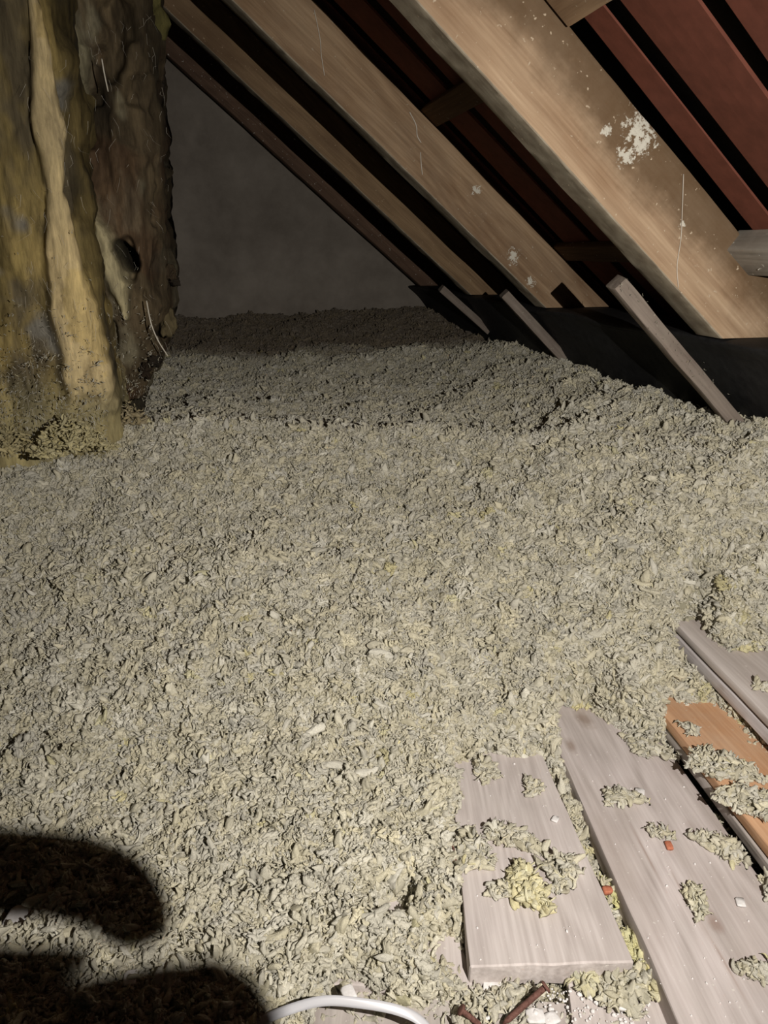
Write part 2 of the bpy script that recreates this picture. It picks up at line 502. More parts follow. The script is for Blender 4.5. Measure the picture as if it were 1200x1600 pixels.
# ------------------------------------------------------------------ setting
make('floor', [(-1.6, -.3, -.075), (1.4, -.3, -.075), (1.4, 2.95, -.075), (-1.6, 2.95, -.075), (-1.6, -.3, -.095), (1.4, -.3, -.095), (1.4, 2.95, -.095), (-1.6, 2.95, -.095)],
     [(0, 1, 2, 3), (7, 6, 5, 4), (0, 4, 5, 1), (1, 5, 6, 2), (2, 6, 7, 3), (3, 7, 4, 0)], M_floor, smooth=False, kind='structure')


def roofz(x, c): return (c - x * SN) / CS


# gable wall: plastered, gently uneven
nx, nz = 120, 90
xs = np.linspace(-1.6, 1.3, nx); V = []
for i, x in enumerate(xs):
    top = max(roofz(x, .955), .45)
    for z in np.linspace(-.075, top, nz):
        V.append((x, 2.80, z))
V = np.array(V)
V[:, 1] += .010 * fbm(V, 3, 3, 5) + .003 * fbm(V, 18, 3, 6)
for (px0, py0, px1, py1, dep) in ((312, 178, 286, 258, .03), (460, 265, 462, 335, .014), (520, 400, 500, 470, .012)):
    a = aty(px0, py0, 2.8); b = aty(px1, py1, 2.8)
    d = b - a; t = np.clip(((V - a) @ d) / (d @ d), 0, 1)
    dist = np.linalg.norm((V - (a + t[:, None] * d))[:, [0, 2]], axis=1)
    V[:, 1] += dep * np.exp(-(dist / .014) ** 2)
F = np.array([(i * nz + j, (i + 1) * nz + j, (i + 1) * nz + j + 1, i * nz + j + 1) for i in range(nx - 1) for j in range(nz - 1)])
back = V.copy(); back[:, 1] = 2.93
off = len(V)
per = [i * nz for i in range(nx)] + [(nx - 1) * nz + j for j in range(1, nz)] + [i * nz + nz - 1 for i in range(nx - 2, -1, -1)] + [j for j in range(nz - 2, 0, -1)]
Fp = np.array([(per[k], per[(k + 1) % len(per)], per[(k + 1) % len(per)] + off, per[k] + off) for k in range(len(per))])
make('wall_back', np.concatenate([V, back]), np.concatenate([F, F[:, ::-1] + off, Fp[:, ::-1]]), M_plaster, kind='structure')

# roof covering: long red strips running down the slope, open joints between them, black felt above
gaps = [(-.20, -.165), (-.06, -.02), (.10, .14), (.26, .295), (.42, .455), (.575, .61), (.735, .765), (.864, .899), (.945, .992)] + [(1.10 + .15 * k, 1.14 + .15 * k) for k in range(12)]
edges_y = [-.35] + [v for g in gaps for v in g] + [2.93]
V = []; F = []; mi = []
sx = np.linspace(-.9, 1.35, 40)
NRM = np.array([SN, 0, CS])
for q in range(0, len(edges_y), 2):
    ya, yb_ = edges_y[q], edges_y[q + 1]
    cols = np.linspace(ya, yb_, 6)
    off = len(V)
    for x in sx:
        for y in cols:
            bow = .0015 * math.sin(x * 9 + y * 31)
            V.append(np.array([x, y, roofz(x, .953)]) + NRM * bow)
        for y in cols:
            V.append(np.array([x, y, roofz(x, .953)]) + NRM * .0035)
    for i in range(len(sx) - 1):
        a0 = off + i * 12; a1 = a0 + 12
        for j in range(5):
            F.append((a0 + j, a1 + j, a1 + j + 1, a0 + j + 1)); F.append((a0 + 6 + j, a0 + 7 + j, a1 + 7 + j, a1 + 6 + j))
            mi += [0, 0]
        F.append((a0, a0 + 6, a1 + 6, a1)); F.append((a0 + 5, a1 + 5, a1 + 11, a0 + 11)); mi += [0, 0]
off = len(V)
for h_ in (.045, .05):
    for (x, y) in ((-.9, -.35), (1.35, -.35), (1.35, 2.93), (-.9, 2.93)): V.append(np.array([x, y, roofz(x, .953)]) + NRM * h_)
F += [(off, off + 3, off + 2, off + 1), (off + 4, off + 5, off + 6, off + 7), (off, off + 1, off + 5, off + 4), (off + 1, off + 2, off + 6, off + 5), (off + 2, off + 3, off + 7, off + 6), (off + 3, off, off + 4, off + 7)]; mi += [1] * 6
ro = make('ceiling', np.array(V), F, M_red, smooth=False, kind='structure')
ro.data.materials.append(M_felt)
ro.data.polygons.foreach_set('material_index', np.array(mi, dtype=np.int32))

# felt-covered wall plate and sloping eaves felt
EX, EZ = .725, .476
make('wall_right', [(.94, -.3, -.075), (1.0, -.3, -.075), (1.0, 2.8, -.075), (.94, 2.8, -.075), (.94, -.3, .39), (1.0, -.3, .39), (1.0, 2.8, .39), (.94, 2.8, .39)],
     [(0, 1, 2, 3)[::-1], (4, 5, 6, 7), (0, 4, 5, 1)[::-1], (1, 5, 6, 2)[::-1], (2, 6, 7, 3)[::-1], (3, 7, 4, 0)[::-1]], M_plaster, smooth=False, kind='structure')
ny = 160
yy = np.linspace(-.2, 2.76, ny)
path = [(.905, .22), (.89, .26), (.865, .31), (.82, .365), (.775, .42), (.745, .455), (EX + .004, EZ - .006), (EX + .02, EZ), (.78, EZ + .001), (.82, EZ + .001), (.86, EZ), (.885, EZ)]
path = smoothpts([(a, 0, b) for a, b in path], 46)
V = []
for i, y in enumerate(yy):
    P = path.copy(); P[:, 1] = y
    P[:, 0] += .006 * vn(np.stack([P[:, 2] * 3, P[:, 1], P[:, 0] * 2], 1), 9, 3)
    P[:, 2] += np.where(P[:, 0] > EX + .01, 0, 1) * .004 * vn(P, 11, 4)
    V.append(P)
V = np.concatenate(V); K = len(path)
V2 = V + np.array([.003, 0, -.003])
F = [(i * K + j, i * K + j + 1, (i + 1) * K + j + 1, (i + 1) * K + j) for i in range(ny - 1) for j in range(K - 1)]
F += [tuple(q + len(V) for q in f[::-1]) for f in F]
make('eaves_felt', np.concatenate([V, V2]), F, M_felt, label='black bitumen felt draped over the eaves below the rafter feet', cat='roofing felt')

# ------------------------------------------------------------------ rafters
def rafter(y, cb, ct, th, x0, m, seed, label, name='rafter', foot=True):
    """front face at y, back at y+th; underside plane cb, top plane ct; foot cut level at EZ"""
    h = ct - cb
    top0 = np.array([x0, y + th / 2, roofz(x0, ct)])
    dirn = np.array([CS, 0, -SN])
    Lr = (ct * CS - 0) and ((roofz(x0, ct) - (EZ + .002)) / SN + .0)
    top1 = top0 + dirn * (Lr + 0)

    def cut(V):
        # level birdsmouth cut of the foot: local x along slope, local z from 0 (top) to -h
        lim = Lr + V[:, 2] * (CS / SN) * 1.0   # z_world = top0z - x*SN + z*CS >= EZ
        lim = (roofz(x0, ct) + V[:, 2] * CS - (EZ + .0015)) / SN
        V[:, 0] = np.minimum(V[:, 0], lim)
        return V
    o = beam(name, top0, top1, (SN, 0, CS), th, h, m, r=.0025, rough=.0016, seed=seed, n=int(Lr / .012), cut=cut if foot else None,
             label=label, cat='rafter')
    return o


rafter(.965, .832, .946, .060, .12, M_r1, 1, 'nearest and widest roof rafter with white plaster splashes on its side')
rafter(1.585, .836, .938, .055, -.1, M_r2, 2, 'brown roof rafter, second from the front, with pale cobweb threads on it')
rafter(2.10, .838, .938, .045, -.3, M_r3, 3, 'narrow-looking brown roof rafter, third from the front')
rafter(2.68, .846, .938, .045, -.4, M_r4, 4, 'dark reddish roof rafter lying against the sloping edge of the plaster wall')

# battens across the tops of the rafters (run parallel to the ridge)
def batten(px_, pz_, y0, y1, w_, t_, m, label, seed, yaw=0.0):
    p0 = np.array([px_ , y0, pz_]) + np.array([yaw / 2, 0, 0]); p1 = np.array([px_, y1, pz_]) - np.array([yaw / 2, 0, 0])
    return beam('batten', p0, p1, (SN, 0, CS), w_, t_, m, r=.002, rough=.001, seed=seed, label=label, cat='batten')


bx = .462
batten(bx, roofz(bx, .952), .99, 2.72, .045, .013, M_dark, 'dark roof batten crossing the gap behind the nearest rafter near its top', 3)
batten(.765, roofz(.765, .952), 1.02, 2.72, .045, .013, M_dark, 'dark roof batten low in the gap between the two front rafters', 5)
batten(.437, roofz(.437, .953) + .001, -.1, .955, .048, .016, M_r2, 'brown roof batten end above the nearest rafter at the top of the photo', 6)
batten(.757, roofz(.757, .953) + .0, .30, .975, .055, .035, M_pale, 'pale grey timber under the red sheet beside the nearest rafter foot', 7)

# struts: rough grey offcuts lying just below the rafters and dipping into the wool
def strut(a, b, y, w_, t_, m, seed, label, ext=.06):
    A = aty(*a, y); B = aty(*b, y); d = (B - A) / np.linalg.norm(B - A)
    return beam('timber_offcut', A, B + d * ext, (SN, -.15, CS), w_, t_, m, r=.002, rough=.0022, seed=seed, endrag=.003, label=label, cat='timber', group='grey timber offcuts under the rafter feet')


strut((972, 432), (1135, 628), 1.015, .030, .022, M_grey, 1, 'rough grey square timber offcut leaning under the nearest rafter foot')
strut((792, 452), (862, 528), 1.66, .034, .022, M_grey, 2, 'grey timber offcut leaning under the second rafter foot')
strut((693, 445), (745, 492), 2.17, .032, .022, M_grey, 3, 'small dark grey timber offcut leaning under the third rafter foot')

# ------------------------------------------------------------------ loose boards
def board(c4, z, th, m, seed, label, name='floorboard', **kw):
    """c4: far-left, far-right, near-left, near-right pixels, on height z"""
    fl, fr, nl, nr = [atz(a, b, z) for a, b in c4]
    p0 = (fl + fr) / 2; p1 = (nl + nr) / 2
    ax = (p1 - p0) / np.linalg.norm(p1 - p0)
    lat = np.cross(ax, (0, 0, 1))
    w0 = abs((fr - fl) @ lat); w1 = abs((nr - nl) @ lat)
    return beam(name, p0, p1, (0, 0, 1), w0, th, m, r=.0018, rough=.0012, seed=seed, w1=w1, endrag=.002, label=label, cat='board', **kw)


board([(700, 1165), (842, 1165), (735, 1525), (985, 1488)], .0, .026, M_b1, 11, 'short grey floorboard with a sawn near end, strewn with wool, left of the wide board')
board(WIDE, .0, .026, M_b2, 12, 'long wide grey floorboard with a dark knot stain at its far end')
o = board([(1012, 1085), (1140, 1080), (1215, 1340), (1440, 1340)], .034, .014, M_b3, 13, 'fresh orange-brown board lying on a grey board, half covered in wool')
board([(1008, 1095), (1140, 1095), (1220, 1375), (1440, 1375)], .017, .016, M_b4, 14, 'grey board lying directly under the orange-brown board')
board([(1055, 973), (1215, 958), (1400, 1325), (1720, 1325)], .085, .012, M_b5, 15, 'pale topmost board of the raised stack at the right edge')
board([(1052, 990), (1215, 975), (1400, 1345), (1720, 1345)], .068, .018, M_lime, 16, 'rough whitish board lying directly under the topmost board at the right edge')
# pieces showing through the wool at the bottom
board([(455, 1560), (880, 1545), (440, 1900), (900, 1900)], -.026, .022, M_b4, 17, 'dusty grey floorboard at the bottom edge under the white cable')
board([(890, 1535), (1010, 1510), (930, 1900), (1180, 1900)], -.024, .022, M_b1, 18, 'grey floorboard piece below the short board at the bottom edge')
board([(560, 1380), (690, 1370), (500, 1545), (745, 1540)], -.018, .02, M_b1, 19, 'pinkish board mostly buried in wool left of the short grey board')
board([(-160, 1400), (75, 1405), (-260, 1530), (50, 1540)], -.012, .02, M_b1, 20, 'pale board scrap in the lower left corner between the hand shadows')

# joist that carries the boards
def joist(y, label, seed):
    beam('joist', np.array([-.5, y, -.052]), np.array([1.0, y - .02, -.052]), (0, 0, 1), .045, .022, M_b4, seed=seed, label=label, cat='joist')


# ------------------------------------------------------------------ loose wool: base heap
GS = .006
GX = np.arange(-1.3, 1.0, GS); GY = np.arange(.15, 2.778, GS)


def blur(a, n):
    for _ in range(n):
        p = np.pad(a, 1, mode='edge')
        a = (p[:-2, 1:-1] + p[2:, 1:-1] + p[1:-1, :-2] + p[1:-1, 2:] + 2 * a) / 6
    return a


_X, _Y = np.meshgrid(GX, GY, indexing='ij')
_Z = terrain(_X, _Y)
_PP = np.stack([_X, _Y, _X * 0], -1)
_dx = .012 * fbm(_PP, 30, 2, 77); _dy = .012 * fbm(_PP, 30, 2, 78)
for _pl, _cap in zip(BARE, CAP):
    _b = inpoly(_X + _dx, _Y + _dy, _pl).astype(float)
    _s = np.clip(blur(_b, 8) * 1.5, 0, 1) ** 1.3
    _Z = _Z * (1 - _s) + np.minimum(_Z, _cap) * _s
    _Z = np.where(_b > .5, np.minimum(_Z, _cap), _Z)
_Z = blur(_Z, 2)


def height(x, y):
    fx = np.clip((x - GX[0]) / GS, 0, len(GX) - 1.001); fy = np.clip((y - GY[0]) / GS, 0, len(GY) - 1.001)
    i = fx.astype(int); j = fy.astype(int); u = fx - i; v = fy - j
    return _Z[i, j] * (1 - u) * (1 - v) + _Z[i + 1, j] * u * (1 - v) + _Z[i, j + 1] * (1 - u) * v + _Z[i + 1, j + 1] * u * v


def base_mesh():
    P = np.stack([_X, _Y, _X * 0], -1)
    V = np.stack([_X, _Y, _Z - .006 + .002 * fbm(P, 130, 2, 51)], -1).reshape(-1, 3)
    I = np.arange(V.shape[0]).reshape(_X.shape)
    F = np.stack([I[:-1, :-1], I[1:, :-1], I[1:, 1:], I[:-1, 1:]], -1).reshape(-1, 4)
    return V, F[(_X[:-1, :-1] < .90).reshape(-1)]


def ico(sub):
    t = (1 + 5 ** .5) / 2
    v = [(-1, t, 0), (1, t, 0), (-1, -t, 0), (1, -t, 0), (0, -1, t), (0, 1, t), (0, -1, -t), (0, 1, -t), (t, 0, -1), (t, 0, 1), (-t, 0, -1), (-t, 0, 1)]
    f = [(0, 11, 5), (0, 5, 1), (0, 1, 7), (0, 7, 10), (0, 10, 11), (1, 5, 9), (5, 11, 4), (11, 10, 2), (10, 7, 6), (7, 1, 8), (3, 9, 4), (3, 4, 2), (3, 2, 6), (3, 6, 8), (3, 8, 9), (4, 9, 5), (2, 4, 11), (6, 2, 10), (8, 6, 7), (9, 8, 1)]
    v = [np.array(q) / np.linalg.norm(q) for q in v]
    for _ in range(sub):
        mid = {}; nf = []
        def m_(a, b):
            k = (min(a, b), max(a, b))
            if k not in mid:
                p = v[a] + v[b]; v.append(p / np.linalg.norm(p)); mid[k] = len(v) - 1
            return mid[k]
        for a, b, c in f:
            x, y, z = m_(a, b), m_(b, c), m_(c, a)
            nf += [(a, x, z), (b, y, x), (c, z, y), (x, y, z)]
        f = nf
    return np.array(v), np.array(f)


def ridge(P, f, s_):
    return 1 - np.abs(vn(P, f, s_)) * 2.2


def lump_templates(sub, n, seed):
    v, f = ico(sub); out = []
    for k in range(n):
        s = seed + k * 13
        W = v + .35 * np.stack([vn(v + k, 1.9, s + 7), vn(v + k, 1.9, s + 8), vn(v + k, 1.9, s + 9)], 1)
        r = 1 + .42 * vn(v + k * 9.1, 1.5, s)
        if sub > 1: r += .26 * ridge(W * np.array([.6, 1.2, 1.2]) + k, 2.6, s + 1) + .12 * ridge(W + k, 5.5, s + 2)
        else: r += .3 * vn(v + k * 3.3, 3.0, s + 1)
        p = v * r[:, None] * .85
        p *= np.array([1.0, .55 + .30 * ((k * 37) % 10) / 10, .42 + .28 * ((k * 53) % 10) / 10])
        p[:, 2] += .30 * (p[:, 0] ** 2) * (1 if k % 2 else -1)
        out.append(p)
    return out, f


def nodule_templates(n, seed):
    """short bent worms of felted wool"""
    v, f = ico(2); out = []; q = np.random.default_rng(seed)
    for k in range(n):
        s = seed + k * 7
        r = 1 + .30 * vn(v + k * 4.1, 1.8, s) + .16 * vn(v + k, 4.0, s + 1)
        p = np.sign(v) * np.abs(v) ** np.array([.75, 1, 1]) * r[:, None] * np.array([1.0, q.uniform(.30, .50), q.uniform(.27, .42)])
        bend = q.uniform(-.7, .7); b2 = q.uniform(-.7, .7)
        p[:, 2] += bend * p[:, 0] ** 2 * .8; p[:, 1] += b2 * np.sin(p[:, 0] * 2.4) * .35
        a = p[:, 0] * q.uniform(-1.2, 1.2)
        y, z = p[:, 1].copy(), p[:, 2].copy()
        p[:, 1] = y * np.cos(a) - z * np.sin(a); p[:, 2] = y * np.sin(a) + z * np.cos(a)
        out.append(p)
    return out, f


def cluster_templates(n, TN_, f, seed, m=54):
    """matted clump of radius about one made of many nodules"""
    out = []; q = np.random.default_rng(seed); nv = len(TN_[0])
    for k in range(n):
        t = q.uniform(0, 6.283, m); r = np.sqrt(q.uniform(0, 1, m)) * .85
        C_ = np.stack([r * np.cos(t), r * np.sin(t) * q.uniform(.6, 1), .35 * (1 - r ** 2) + q.uniform(-.12, .12, m)], 1)
        S_ = (.19 * np.exp(q.normal(0, .42, m))).clip(.08, .45)
        v_, f_, _ = scatter(C_, S_, TN_, f, .6, q, np.ones((m, 3)))
        out.append(v_.astype(float))
    return out, (np.arange(m)[:, None, None] * nv + f[None]).reshape(-1, 3)


def curl_templates(n, seed):
    """thin curled shreds: closed lens-shaped ribbons"""
    out = []; m_ = 8
    r_ = np.random.default_rng(seed)
    for k in range(n):
        t = np.linspace(-1, 1, m_)
        cx = t; cy = .35 * np.sin(t * 2.4 + k) * r_.uniform(.3, 1.2); cz = .5 * r_.uniform(-.4, 1) * (1 - t * t) + .15 * np.sin(t * 5 + k)
        c = np.stack([cx, cy, cz], 1)
        wv_ = .20 * (1.05 - t ** 4) * r_.uniform(.6, 1.5)
        tw = t * r_.uniform(-1.5, 1.5) + r_.uniform(0, 3)
        s_ = np.stack([t * 0, np.cos(tw), np.sin(tw)], 1); nn = np.stack([t * 0, -np.sin(tw), np.cos(tw)], 1)
        ring = [c + s_ * wv_[:, None], c + nn * .11, c - s_ * wv_[:, None], c - nn * .11]
        out.append(np.stack(ring, 1).reshape(-1, 3))
    f = []
    for i in range(m_ - 1):
        for j in range(4):
            j2 = (j + 1) % 4
            f += [(i * 4 + j, i * 4 + j2, (i + 1) * 4 + j2), (i * 4 + j, (i + 1) * 4 + j2, (i + 1) * 4 + j)]
    f += [(0, 3, 2), (0, 2, 1)]; q = (m_ - 1) * 4
    f += [(q, q + 1, q + 2), (q, q + 2, q + 3)]
    return out, np.array(f)


def rotmats(n, flat, r_):
    """random yaw, limited tilt"""
    yaw = r_.uniform(0, 2 * math.pi, n); tilt = r_.normal(0, flat, n); roll = r_.normal(0, flat * 1.4, n)
    cy, sy, ct, st, cr, sr = np.cos(yaw), np.sin(yaw), np.cos(tilt), np.sin(tilt), np.cos(roll), np.sin(roll)
    Z = np.zeros(n); O = np.ones(n)
    Rz = np.stack([cy, -sy, Z, sy, cy, Z, Z, Z, O], 1).reshape(n, 3, 3)
    Ry = np.stack([ct, Z, st, Z, O, Z, -st, Z, ct], 1).reshape(n, 3, 3)
    Rx = np.stack([O, Z, Z, Z, cr, -sr, Z, sr, cr], 1).reshape(n, 3, 3)
    return Rz @ Ry @ Rx


def tones(n, r_, P=None):
    base = np.array([.565, .535, .44])
    v = r_.normal(1, .09, n).clip(.7, 1.3)
    warm = r_.uniform(0, 1, n)[:, None]
    c = base * v[:, None] * (1 + (warm - .5) * np.array([.04, .0, -.16]))
    y = r_.uniform(0, 1, n) > .99
    c[y] *= np.array([1.08, 1.06, .84])
    wh = r_.uniform(0, 1, n) > .97
    c[wh] = c[wh] * .4 + np.array([.75, .73, .66]) * .6
    return c


def scatter(C, S, T, f, flat, r_, tone):
    """instances of templates T at C with sizes S -> V,F,tone arrays"""
    n = len(C); nv = len(T[0]); T = np.stack(T)
    R_ = rotmats(n, flat, r_)
    k = r_.integers(0, len(T), n)
    V = np.empty((n, nv, 3), np.float32)
    for a in range(0, n, 20000):
        b = min(n, a + 20000)
        V[a:b] = np.einsum('nij,nvj->nvi', R_[a:b], T[k[a:b]] * S[a:b, None, None]) + C[a:b, None, :]
    F = (np.arange(n)[:, None, None] * nv + f[None]).reshape(-1, 3)
    return V.reshape(-1, 3), F, np.repeat(tone, nv, 0)


def visible(P, margin=60):
    px, py, z = proj(P)
    return (z > .05) & (px > -margin) & (px < 1200 + margin) & (py > -margin) & (py < 1600 + margin)


def terr_points(dens, umin, umax, r_, margin=70):
    A = 2.4 * 3.0
    n = int(A * dens)
    x = r_.uniform(-1.3, 1.1, n); y = r_.uniform(.25, 2.765, n)
    u = x * SP + y * CP
    k = (u > umin) & (u < umax) & (x < .9)
    x, y = x[k], y[k]
    z = height(x, y)
    P = np.stack([x, y, z], 1)
    # keep a wide enough margin round the frame that a side-step still sees wool
    k = visible(P, margin) & (z > -.055) & ~(bare(x, y, z) & (z < -.02) & (r_.uniform(0, 1, len(z)) < .55))
    return P[k]


r_ = np.random.default_rng(5)
T2, f2 = lump_templates(2, 24, 100)
TW, fw = nodule_templates(24, 800)
TK, fk = cluster_templates(22, TW, fw, 17)
TC, fc = curl_templates(30, 9)


def wool_instance_material():
    m = M_wool.copy(); m.name = 'loose_mineral_wool_tufts'
    for n_ in m.node_tree.nodes:
        if n_.type == 'ATTRIBUTE': n_.attribute_type = 'INSTANCER'
        if n_.type == 'TEX_NOISE': n_.inputs['Scale'].default_value = WOOL_FIB
    return m


WOOL_FIB = 7.0
M_wool_i = wool_instance_material()


def template_collection(name, Ts, f):
    c = bpy.data.collections.new(name)
    for k, p in enumerate(Ts):
        me = bpy.data.meshes.new('wool_shred')
        me.vertices.add(len(p)); me.vertices.foreach_set('co', np.asarray(p, np.float32).ravel())
        me.loops.add(f.size); me.loops.foreach_set('vertex_index', f.astype(np.int32).ravel())
        me.polygons.add(len(f)); me.polygons.foreach_set('loop_start', np.arange(0, f.size, 3, dtype=np.int32))
        me.update(calc_edges=True)
        me.polygons.foreach_set('use_smooth', np.ones(len(f), bool))
        me.materials.append(M_wool_i)
        c.objects.link(bpy.data.objects.new('wool_shred', me))
    return c


pts = []


def layer(kind, dens, umin, umax, mean, sd, lo, hi, flat, z0, z1, margin, bright=1.0):
    P = terr_points(dens, umin, umax, r_, margin)
    n = len(P)
    S = (mean * np.exp(r_.normal(0, sd, n))).clip(lo, hi)
    P[:, 2] += r_.uniform(z0, z1, n)
    rot = np.stack([r_.normal(0, flat * 1.3, n), r_.normal(0, flat, n), r_.uniform(0, 6.283, n)], 1)
    TT_ = tones(n, r_) * bright
    far_dark = np.clip((P[:, 0] * SP + P[:, 1] * CP - 2.22 + .08 * vn(P, 9, 5)) / .15, 0, 1)[:, None]  # wool tone turns darker and browner towards the back wall
    TT_ = TT_ * (1 - far_dark * (1 - np.array([[.34, .30, .28]])))
    pts.append((P, S, rot, TT_, np.full(n, kind)))


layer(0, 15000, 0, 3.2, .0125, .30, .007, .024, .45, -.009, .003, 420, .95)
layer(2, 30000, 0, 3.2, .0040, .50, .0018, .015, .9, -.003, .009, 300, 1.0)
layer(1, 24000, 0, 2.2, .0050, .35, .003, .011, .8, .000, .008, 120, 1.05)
_GX, _GY = np.gradient(_Z, GS)
_SL = blur(np.hypot(_GX, _GY), 2)
n = 420000
x = r_.uniform(-.4, .9, n); y = r_.uniform(.3, 1.5, n)
ii = ((x - GX[0]) / GS).astype(int); jj = ((y - GY[0]) / GS).astype(int)
k = (_SL[ii, jj] > .9) & (r_.uniform(0, 1, n) < np.clip((_SL[ii, jj] - .6) * .35, 0, 1)); x, y = x[k], y[k]
P = np.stack([x, y, height(x, y) + r_.uniform(-.003, .006, len(x))], 1)
P = P[visible(P, 150) & (P[:, 2] > -.03)]
pts.append((P, (.0046 * np.exp(r_.normal(0, .45, len(P)))).clip(.002, .013), np.stack([r_.uniform(-3, 3, len(P)), r_.uniform(-1.5, 1.5, len(P)), r_.uniform(0, 6.283, len(P))], 1), tones(len(P), r_), np.full(len(P), 2)))
print('steep cover', len(P))
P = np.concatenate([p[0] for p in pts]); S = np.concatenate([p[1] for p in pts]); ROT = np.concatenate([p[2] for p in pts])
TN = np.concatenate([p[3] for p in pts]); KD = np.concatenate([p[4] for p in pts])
bv, bf = base_mesh()
print('wool shreds', len(P), 'base verts', len(bv))
nb = len(bv)
me = bpy.data.meshes.new('loose_wool_insulation')
AV = np.concatenate([bv, P]).astype(np.float32)
me.vertices.add(len(AV)); me.vertices.foreach_set('co', AV.ravel())
me.loops.add(bf.size); me.loops.foreach_set('vertex_index', bf.astype(np.int32).ravel())
me.polygons.add(len(bf)); me.polygons.foreach_set('loop_start', np.arange(0, bf.size, 4, dtype=np.int32))
me.update(calc_edges=True)
me.polygons.foreach_set('use_smooth', np.ones(len(bf), bool))


def vattr(name, typ, arr, key):
    a_ = me.attributes.new(name, typ, 'POINT'); a_.data.foreach_set(key, arr.ravel())


vattr('is_shred', 'INT', np.concatenate([np.zeros(nb), np.ones(len(P)) + KD]).astype(np.int32), 'value')
vattr('size', 'FLOAT', np.concatenate([np.zeros(nb), S]).astype(np.float32), 'value')
vattr('turn', 'FLOAT_VECTOR', np.concatenate([np.zeros((nb, 3)), ROT]).astype(np.float32), 'vector')
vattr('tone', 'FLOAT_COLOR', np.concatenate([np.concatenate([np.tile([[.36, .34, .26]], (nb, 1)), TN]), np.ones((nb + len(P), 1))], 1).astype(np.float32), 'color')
me.materials.append(M_wool)
wool = bpy.data.objects.new('loose_wool_insulation', me); COL.objects.link(wool)
wool['label'] = 'deep drifts of loose grey-green mineral wool covering the loft floor'; wool['category'] = 'insulation'; wool['kind'] = 'stuff'
ng = bpy.data.node_groups.new('wool_scatter', 'GeometryNodeTree')
ng.interface.new_socket('Geometry', in_out='INPUT', socket_type='NodeSocketGeometry')
ng.interface.new_socket('Geometry', in_out='OUTPUT', socket_type='NodeSocketGeometry')
gi = ng.nodes.new('NodeGroupInput'); go = ng.nodes.new('NodeGroupOutput'); GL = ng.links.new


def named(nm, typ):
    n_ = ng.nodes.new('GeometryNodeInputNamedAttribute'); n_.data_type = typ; n_.inputs[0].default_value = nm
    return n_.outputs[0]


jn = ng.nodes.new('GeometryNodeJoinGeometry')
kind_ = named('is_shred', 'INT')
for lvl, (Ts, f_) in ((0, (None, None)), (1, (TK, fk)), (2, (TC, fc)), (3, (TW, fw))):
    cmpn = ng.nodes.new('FunctionNodeCompare'); cmpn.data_type = 'INT'; cmpn.operation = 'EQUAL'
    GL(kind_, cmpn.inputs[2]); cmpn.inputs[3].default_value = lvl
    sp_ = ng.nodes.new('GeometryNodeSeparateGeometry'); sp_.domain = 'POINT'
    GL(gi.outputs[0], sp_.inputs[0]); GL(cmpn.outputs[0], sp_.inputs[1])
    if lvl == 0:
        GL(sp_.outputs[0], jn.inputs[0]); continue
    ci = ng.nodes.new('GeometryNodeCollectionInfo'); ci.inputs[0].default_value = template_collection('wool_shreds', Ts, f_)
    ci.inputs['Separate Children'].default_value = True
    ip = ng.nodes.new('GeometryNodeInstanceOnPoints'); ip.inputs['Pick Instance'].default_value = True
    GL(sp_.outputs[0], ip.inputs['Points']); GL(ci.outputs[0], ip.inputs['Instance'])
    GL(named('turn', 'FLOAT_VECTOR'), ip.inputs['Rotation']); GL(named('size', 'FLOAT'), ip.inputs['Scale'])
    GL(ip.outputs[0], jn.inputs[0])
GL(jn.outputs[0], go.inputs[0])
wool.modifiers.new('scatter', 'NODES').node_group = ng


# ------------------------------------------------------------------ tufts that fell on the boards
def tuft(px, py, z, ang, a, b, n, label, seed, tint=(1, 1, 1), size=.0052, group=None, hgt=.55):
    """clump of wool: elliptical a x b metres"""
    q = np.random.default_rng(seed)
    c = atz(px, py, z)
    n = int(n * 2.4)
    t = q.uniform(0, 2 * math.pi, n); r = np.sqrt(q.uniform(0, 1, n)) * (1 + .25 * np.sin(3 * t + seed))
    lx, ly = a * r * np.cos(t), b * r * np.sin(t)
    x = lx * math.cos(ang) - ly * math.sin(ang); y = lx * math.sin(ang) + ly * math.cos(ang)
    h = np.clip(1 - r ** 2, 0, 1) * min(a, b) * hgt
    P = np.stack([x, y, h * q.uniform(0, 1, n) + size * .35], 1)
    S = (size * np.exp(q.normal(0, .35, n))).clip(.002, .011)
    v1, g1, t1 = scatter(P, S, TW, fw, .6, q, tones(n, q) * np.array(tint))
    m = n // 2
    k = q.integers(0, n, m)
    P2 = P[k] + q.normal(0, size * .5, (m, 3)) * np.array([1, 1, .6]); P2[:, 2] = np.abs(P2[:, 2]) + .001
    v2, g2, t2 = scatter(P2, (size * np.exp(q.normal(0, .3, m))).clip(.002, .01), TC, fc, .5, q, tones(m, q) * np.array(tint))
    v = np.concatenate([v1, v2]); v[:, 2] -= min(v[:, 2].min(), 0) * 0
    v[:, 2] = np.maximum(v[:, 2], .0002)
    o = make('wool_tuft', v, np.concatenate([g1, g2 + len(v1)]), M_wool, tone=np.concatenate([t1, t2]), M=Matrix.Translation(Vector((c[0], c[1], z + .0008))),
             label=label, cat='wool tuft', group=group)
    return o


